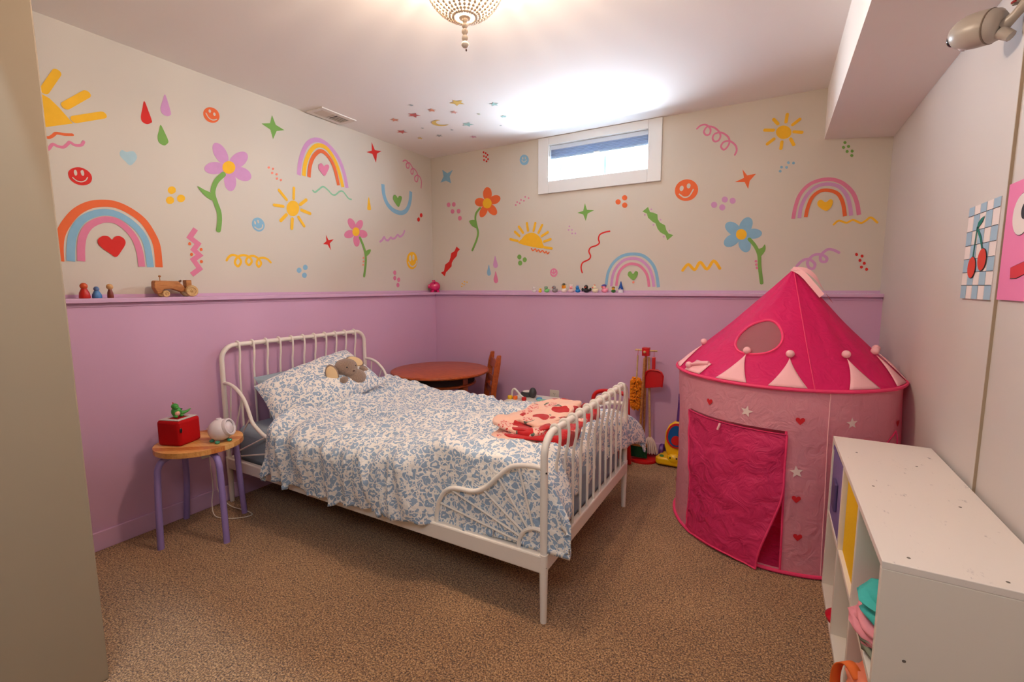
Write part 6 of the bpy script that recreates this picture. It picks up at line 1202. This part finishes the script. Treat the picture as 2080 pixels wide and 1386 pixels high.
# pink piggy bank in the corner
pg = thing('piggy_bank', 'glossy hot pink piggy bank on the ledge in the room corner', 'piggy bank', (0.068, -0.068, LZ), math.radians(-40))
m_pig = mat('glossy_hot_pink', (206, 18, 98), 0.15, spec=0.6, coat=0.5)
MB().ball((0, 0, 0.052), 0.046, (1.0, 1.08, 0.95), 24).build('body', m_pig, pg)
MB().lathe([(0.016, 0), (0.017, 0.012), (0.014, 0.015), (0, 0.015)], (0.0, -0.044, 0.052), 16, RX(PI/2)).build('snout', m_pig, pg)
for sx in (-1, 1):
    MB().ball((sx*0.034, -0.008, 0.092), 0.015, (1, 0.55, 1.1), 12).build('ear', m_pig, pg)
    for y in (-0.022, 0.024): MB().lathe([(0.013, 0), (0.012, 0.012), (0.014, 0.02)], (sx*0.024, y, 0), 12).build('foot', m_pig, pg)
# rubber ducks on the back ledge
def duck(x, h, body, beak, label, rz=0.0, head=None, hat=None, wing=None, base=None, y=-0.062, top=None):
    o = thing('rubber_duck', label, 'rubber duck', (x, y, LZ), rz, 'rubber ducks on the back ledge')
    s = h/0.052; mb_ = mat('duck_%d_%d_%d' % body, body, 0.3, spec=0.5); mh = mat('duck_%d_%d_%d' % (head or body), head or body, 0.3, spec=0.5)
    b = MB(); b.ball((0, 0, 0.014*s), 0.019*s, (1.0, 1.12, 0.78), 16); b.ball((0, 0.018*s, 0.022*s), 0.008*s, (0.7, 1, 0.8), 8)
    b.build('body', mb_ if not base else mat('duck_%d_%d_%d' % base, base, 0.3), o)
    MB().ball((0, -0.007*s, 0.036*s), 0.0135*s, (1, 1, 1.0), 14).build('head', mh, o)
    MB().ball((0, -0.021*s, 0.034*s), 0.006*s, (1.1, 1.0, 0.55), 10).build('beak', mat('duck_%d_%d_%d' % beak, beak, 0.3), o)
    for sx in (-1, 1): MB().ball((sx*0.0055*s, -0.0185*s, 0.0415*s), 0.0019*s, (1, 0.6, 1.2), 6).build('eye', m_black, o)
    if wing:
        for sx in (-1, 1): MB().ball((sx*0.026*s, 0.0, 0.020*s), 0.010*s, (0.8, 0.5, 1.2), 10).build('wing', mat('duck_%d_%d_%d' % wing, wing, 0.4), o)
    if hat == 'brim':
        b = MB(); b.lathe([(0.0, 0), (0.017*s, 0), (0.017*s, 0.002*s), (0.009*s, 0.003*s), (0.008*s, 0.010*s), (0, 0.012*s)], (0, -0.006*s, 0.046*s), 16); b.build('hat', mat('duck_%d_%d_%d' % top, top, 0.5), o)
    elif hat == 'cap':
        b = MB(); b.ball((0, -0.005*s, 0.041*s), 0.0145*s, (1, 1, 0.75), 14); b.ball((0, -0.018*s, 0.042*s), 0.009*s, (1, 1.0, 0.25), 10); b.build('hat', mat('duck_%d_%d_%d' % top, top, 0.5), o)
    elif hat == 'tuft':
        b = MB()
        for k in range(3): b.lathe([(0.003*s, 0), (0.0, 0.011*s)], ((k-1)*0.005*s, -0.006*s, 0.047*s), 6, RY((k-1)*0.4))
        b.build('tuft', mat('duck_%d_%d_%d' % top, top, 0.5), o)
    elif hat == 'ears':
        for sx in (-1, 1): MB().ball((sx*0.006*s, -0.005*s, 0.054*s), 0.004*s, (0.9, 0.6, 2.2), 8).build('ear', mat('duck_%d_%d_%d' % top, top, 0.5), o)
    return o
duck(1.047, 0.046, (226, 218, 214), (220, 206, 200), 'white rubber duck at the left end of the duck row', 0.2)
duck(1.100, 0.036, (244, 196, 36), (214, 74, 20), 'small yellow rubber duck with dark orange beak', 0.9)
duck(1.157, 0.053, (124, 204, 116), (150, 160, 130), 'light green rubber duck with grey green head', -0.5, head=(132, 158, 124))
duck(1.224, 0.056, (140, 132, 132), (178, 60, 40), 'grey rubber duck with red brown beak', -0.5)
duck(1.301, 0.064, (236, 226, 210), (228, 96, 16), 'tall rubber duck with orange face, white body and dark hat', 0.0, head=(244, 168, 24), hat='brim', top=(78, 76, 56))
duck(1.357, 0.054, (238, 206, 204), (214, 80, 84), 'pale pink rubber duck with white rabbit ears', 0.3, head=(240, 176, 178), hat='ears', top=(244, 232, 226))
duck(1.411, 0.052, (28, 134, 206), (24, 110, 184), 'bright blue rubber duck with spiky crest', -0.2, hat='tuft', top=(24, 110, 196))
duck(1.478, 0.060, (30, 28, 30), (206, 62, 28), 'black rubber duck with stubby black wings', 0.0, wing=(28, 26, 28), head=(38, 30, 28))
duck(1.545, 0.056, (232, 224, 186), (224, 70, 30), 'cream rubber duck with orange crest', -0.6, hat='tuft', top=(222, 98, 50))
duck(1.617, 0.062, (240, 150, 172), (226, 84, 46), 'pink rubber duck wearing a purple cap', -0.6, hat='cap', top=(92, 76, 142))
duck(1.681, 0.044, (240, 200, 50), (226, 130, 30), 'small yellow rubber duck in a green base', 0.0, base=(48, 108, 44), hat='cap', top=(150, 118, 60))
gn = thing('toy_gnome', 'tiny gnome with tall blue hat at the right end of the duck row', 'figurine', (1.734, -0.062, LZ))
MB().lathe([(0.0, 0), (0.018, 0), (0.019, 0.006), (0.016, 0.02), (0.010, 0.03), (0, 0.032)], n=18).build('body', mat('gnome_white', (224, 218, 222), 0.5), gn)
MB().lathe([(0.0185, 0.024), (0.016, 0.032), (0.009, 0.055), (0.003, 0.078), (0, 0.082)], n=18).build('hat', mat('gnome_blue', (10, 70, 150), 0.5), gn)
MB().ball((0, -0.016, 0.027), 0.005, (1, 1, 1), 8).build('nose', mat('gnome_nose', (226, 170, 150), 0.5), gn)
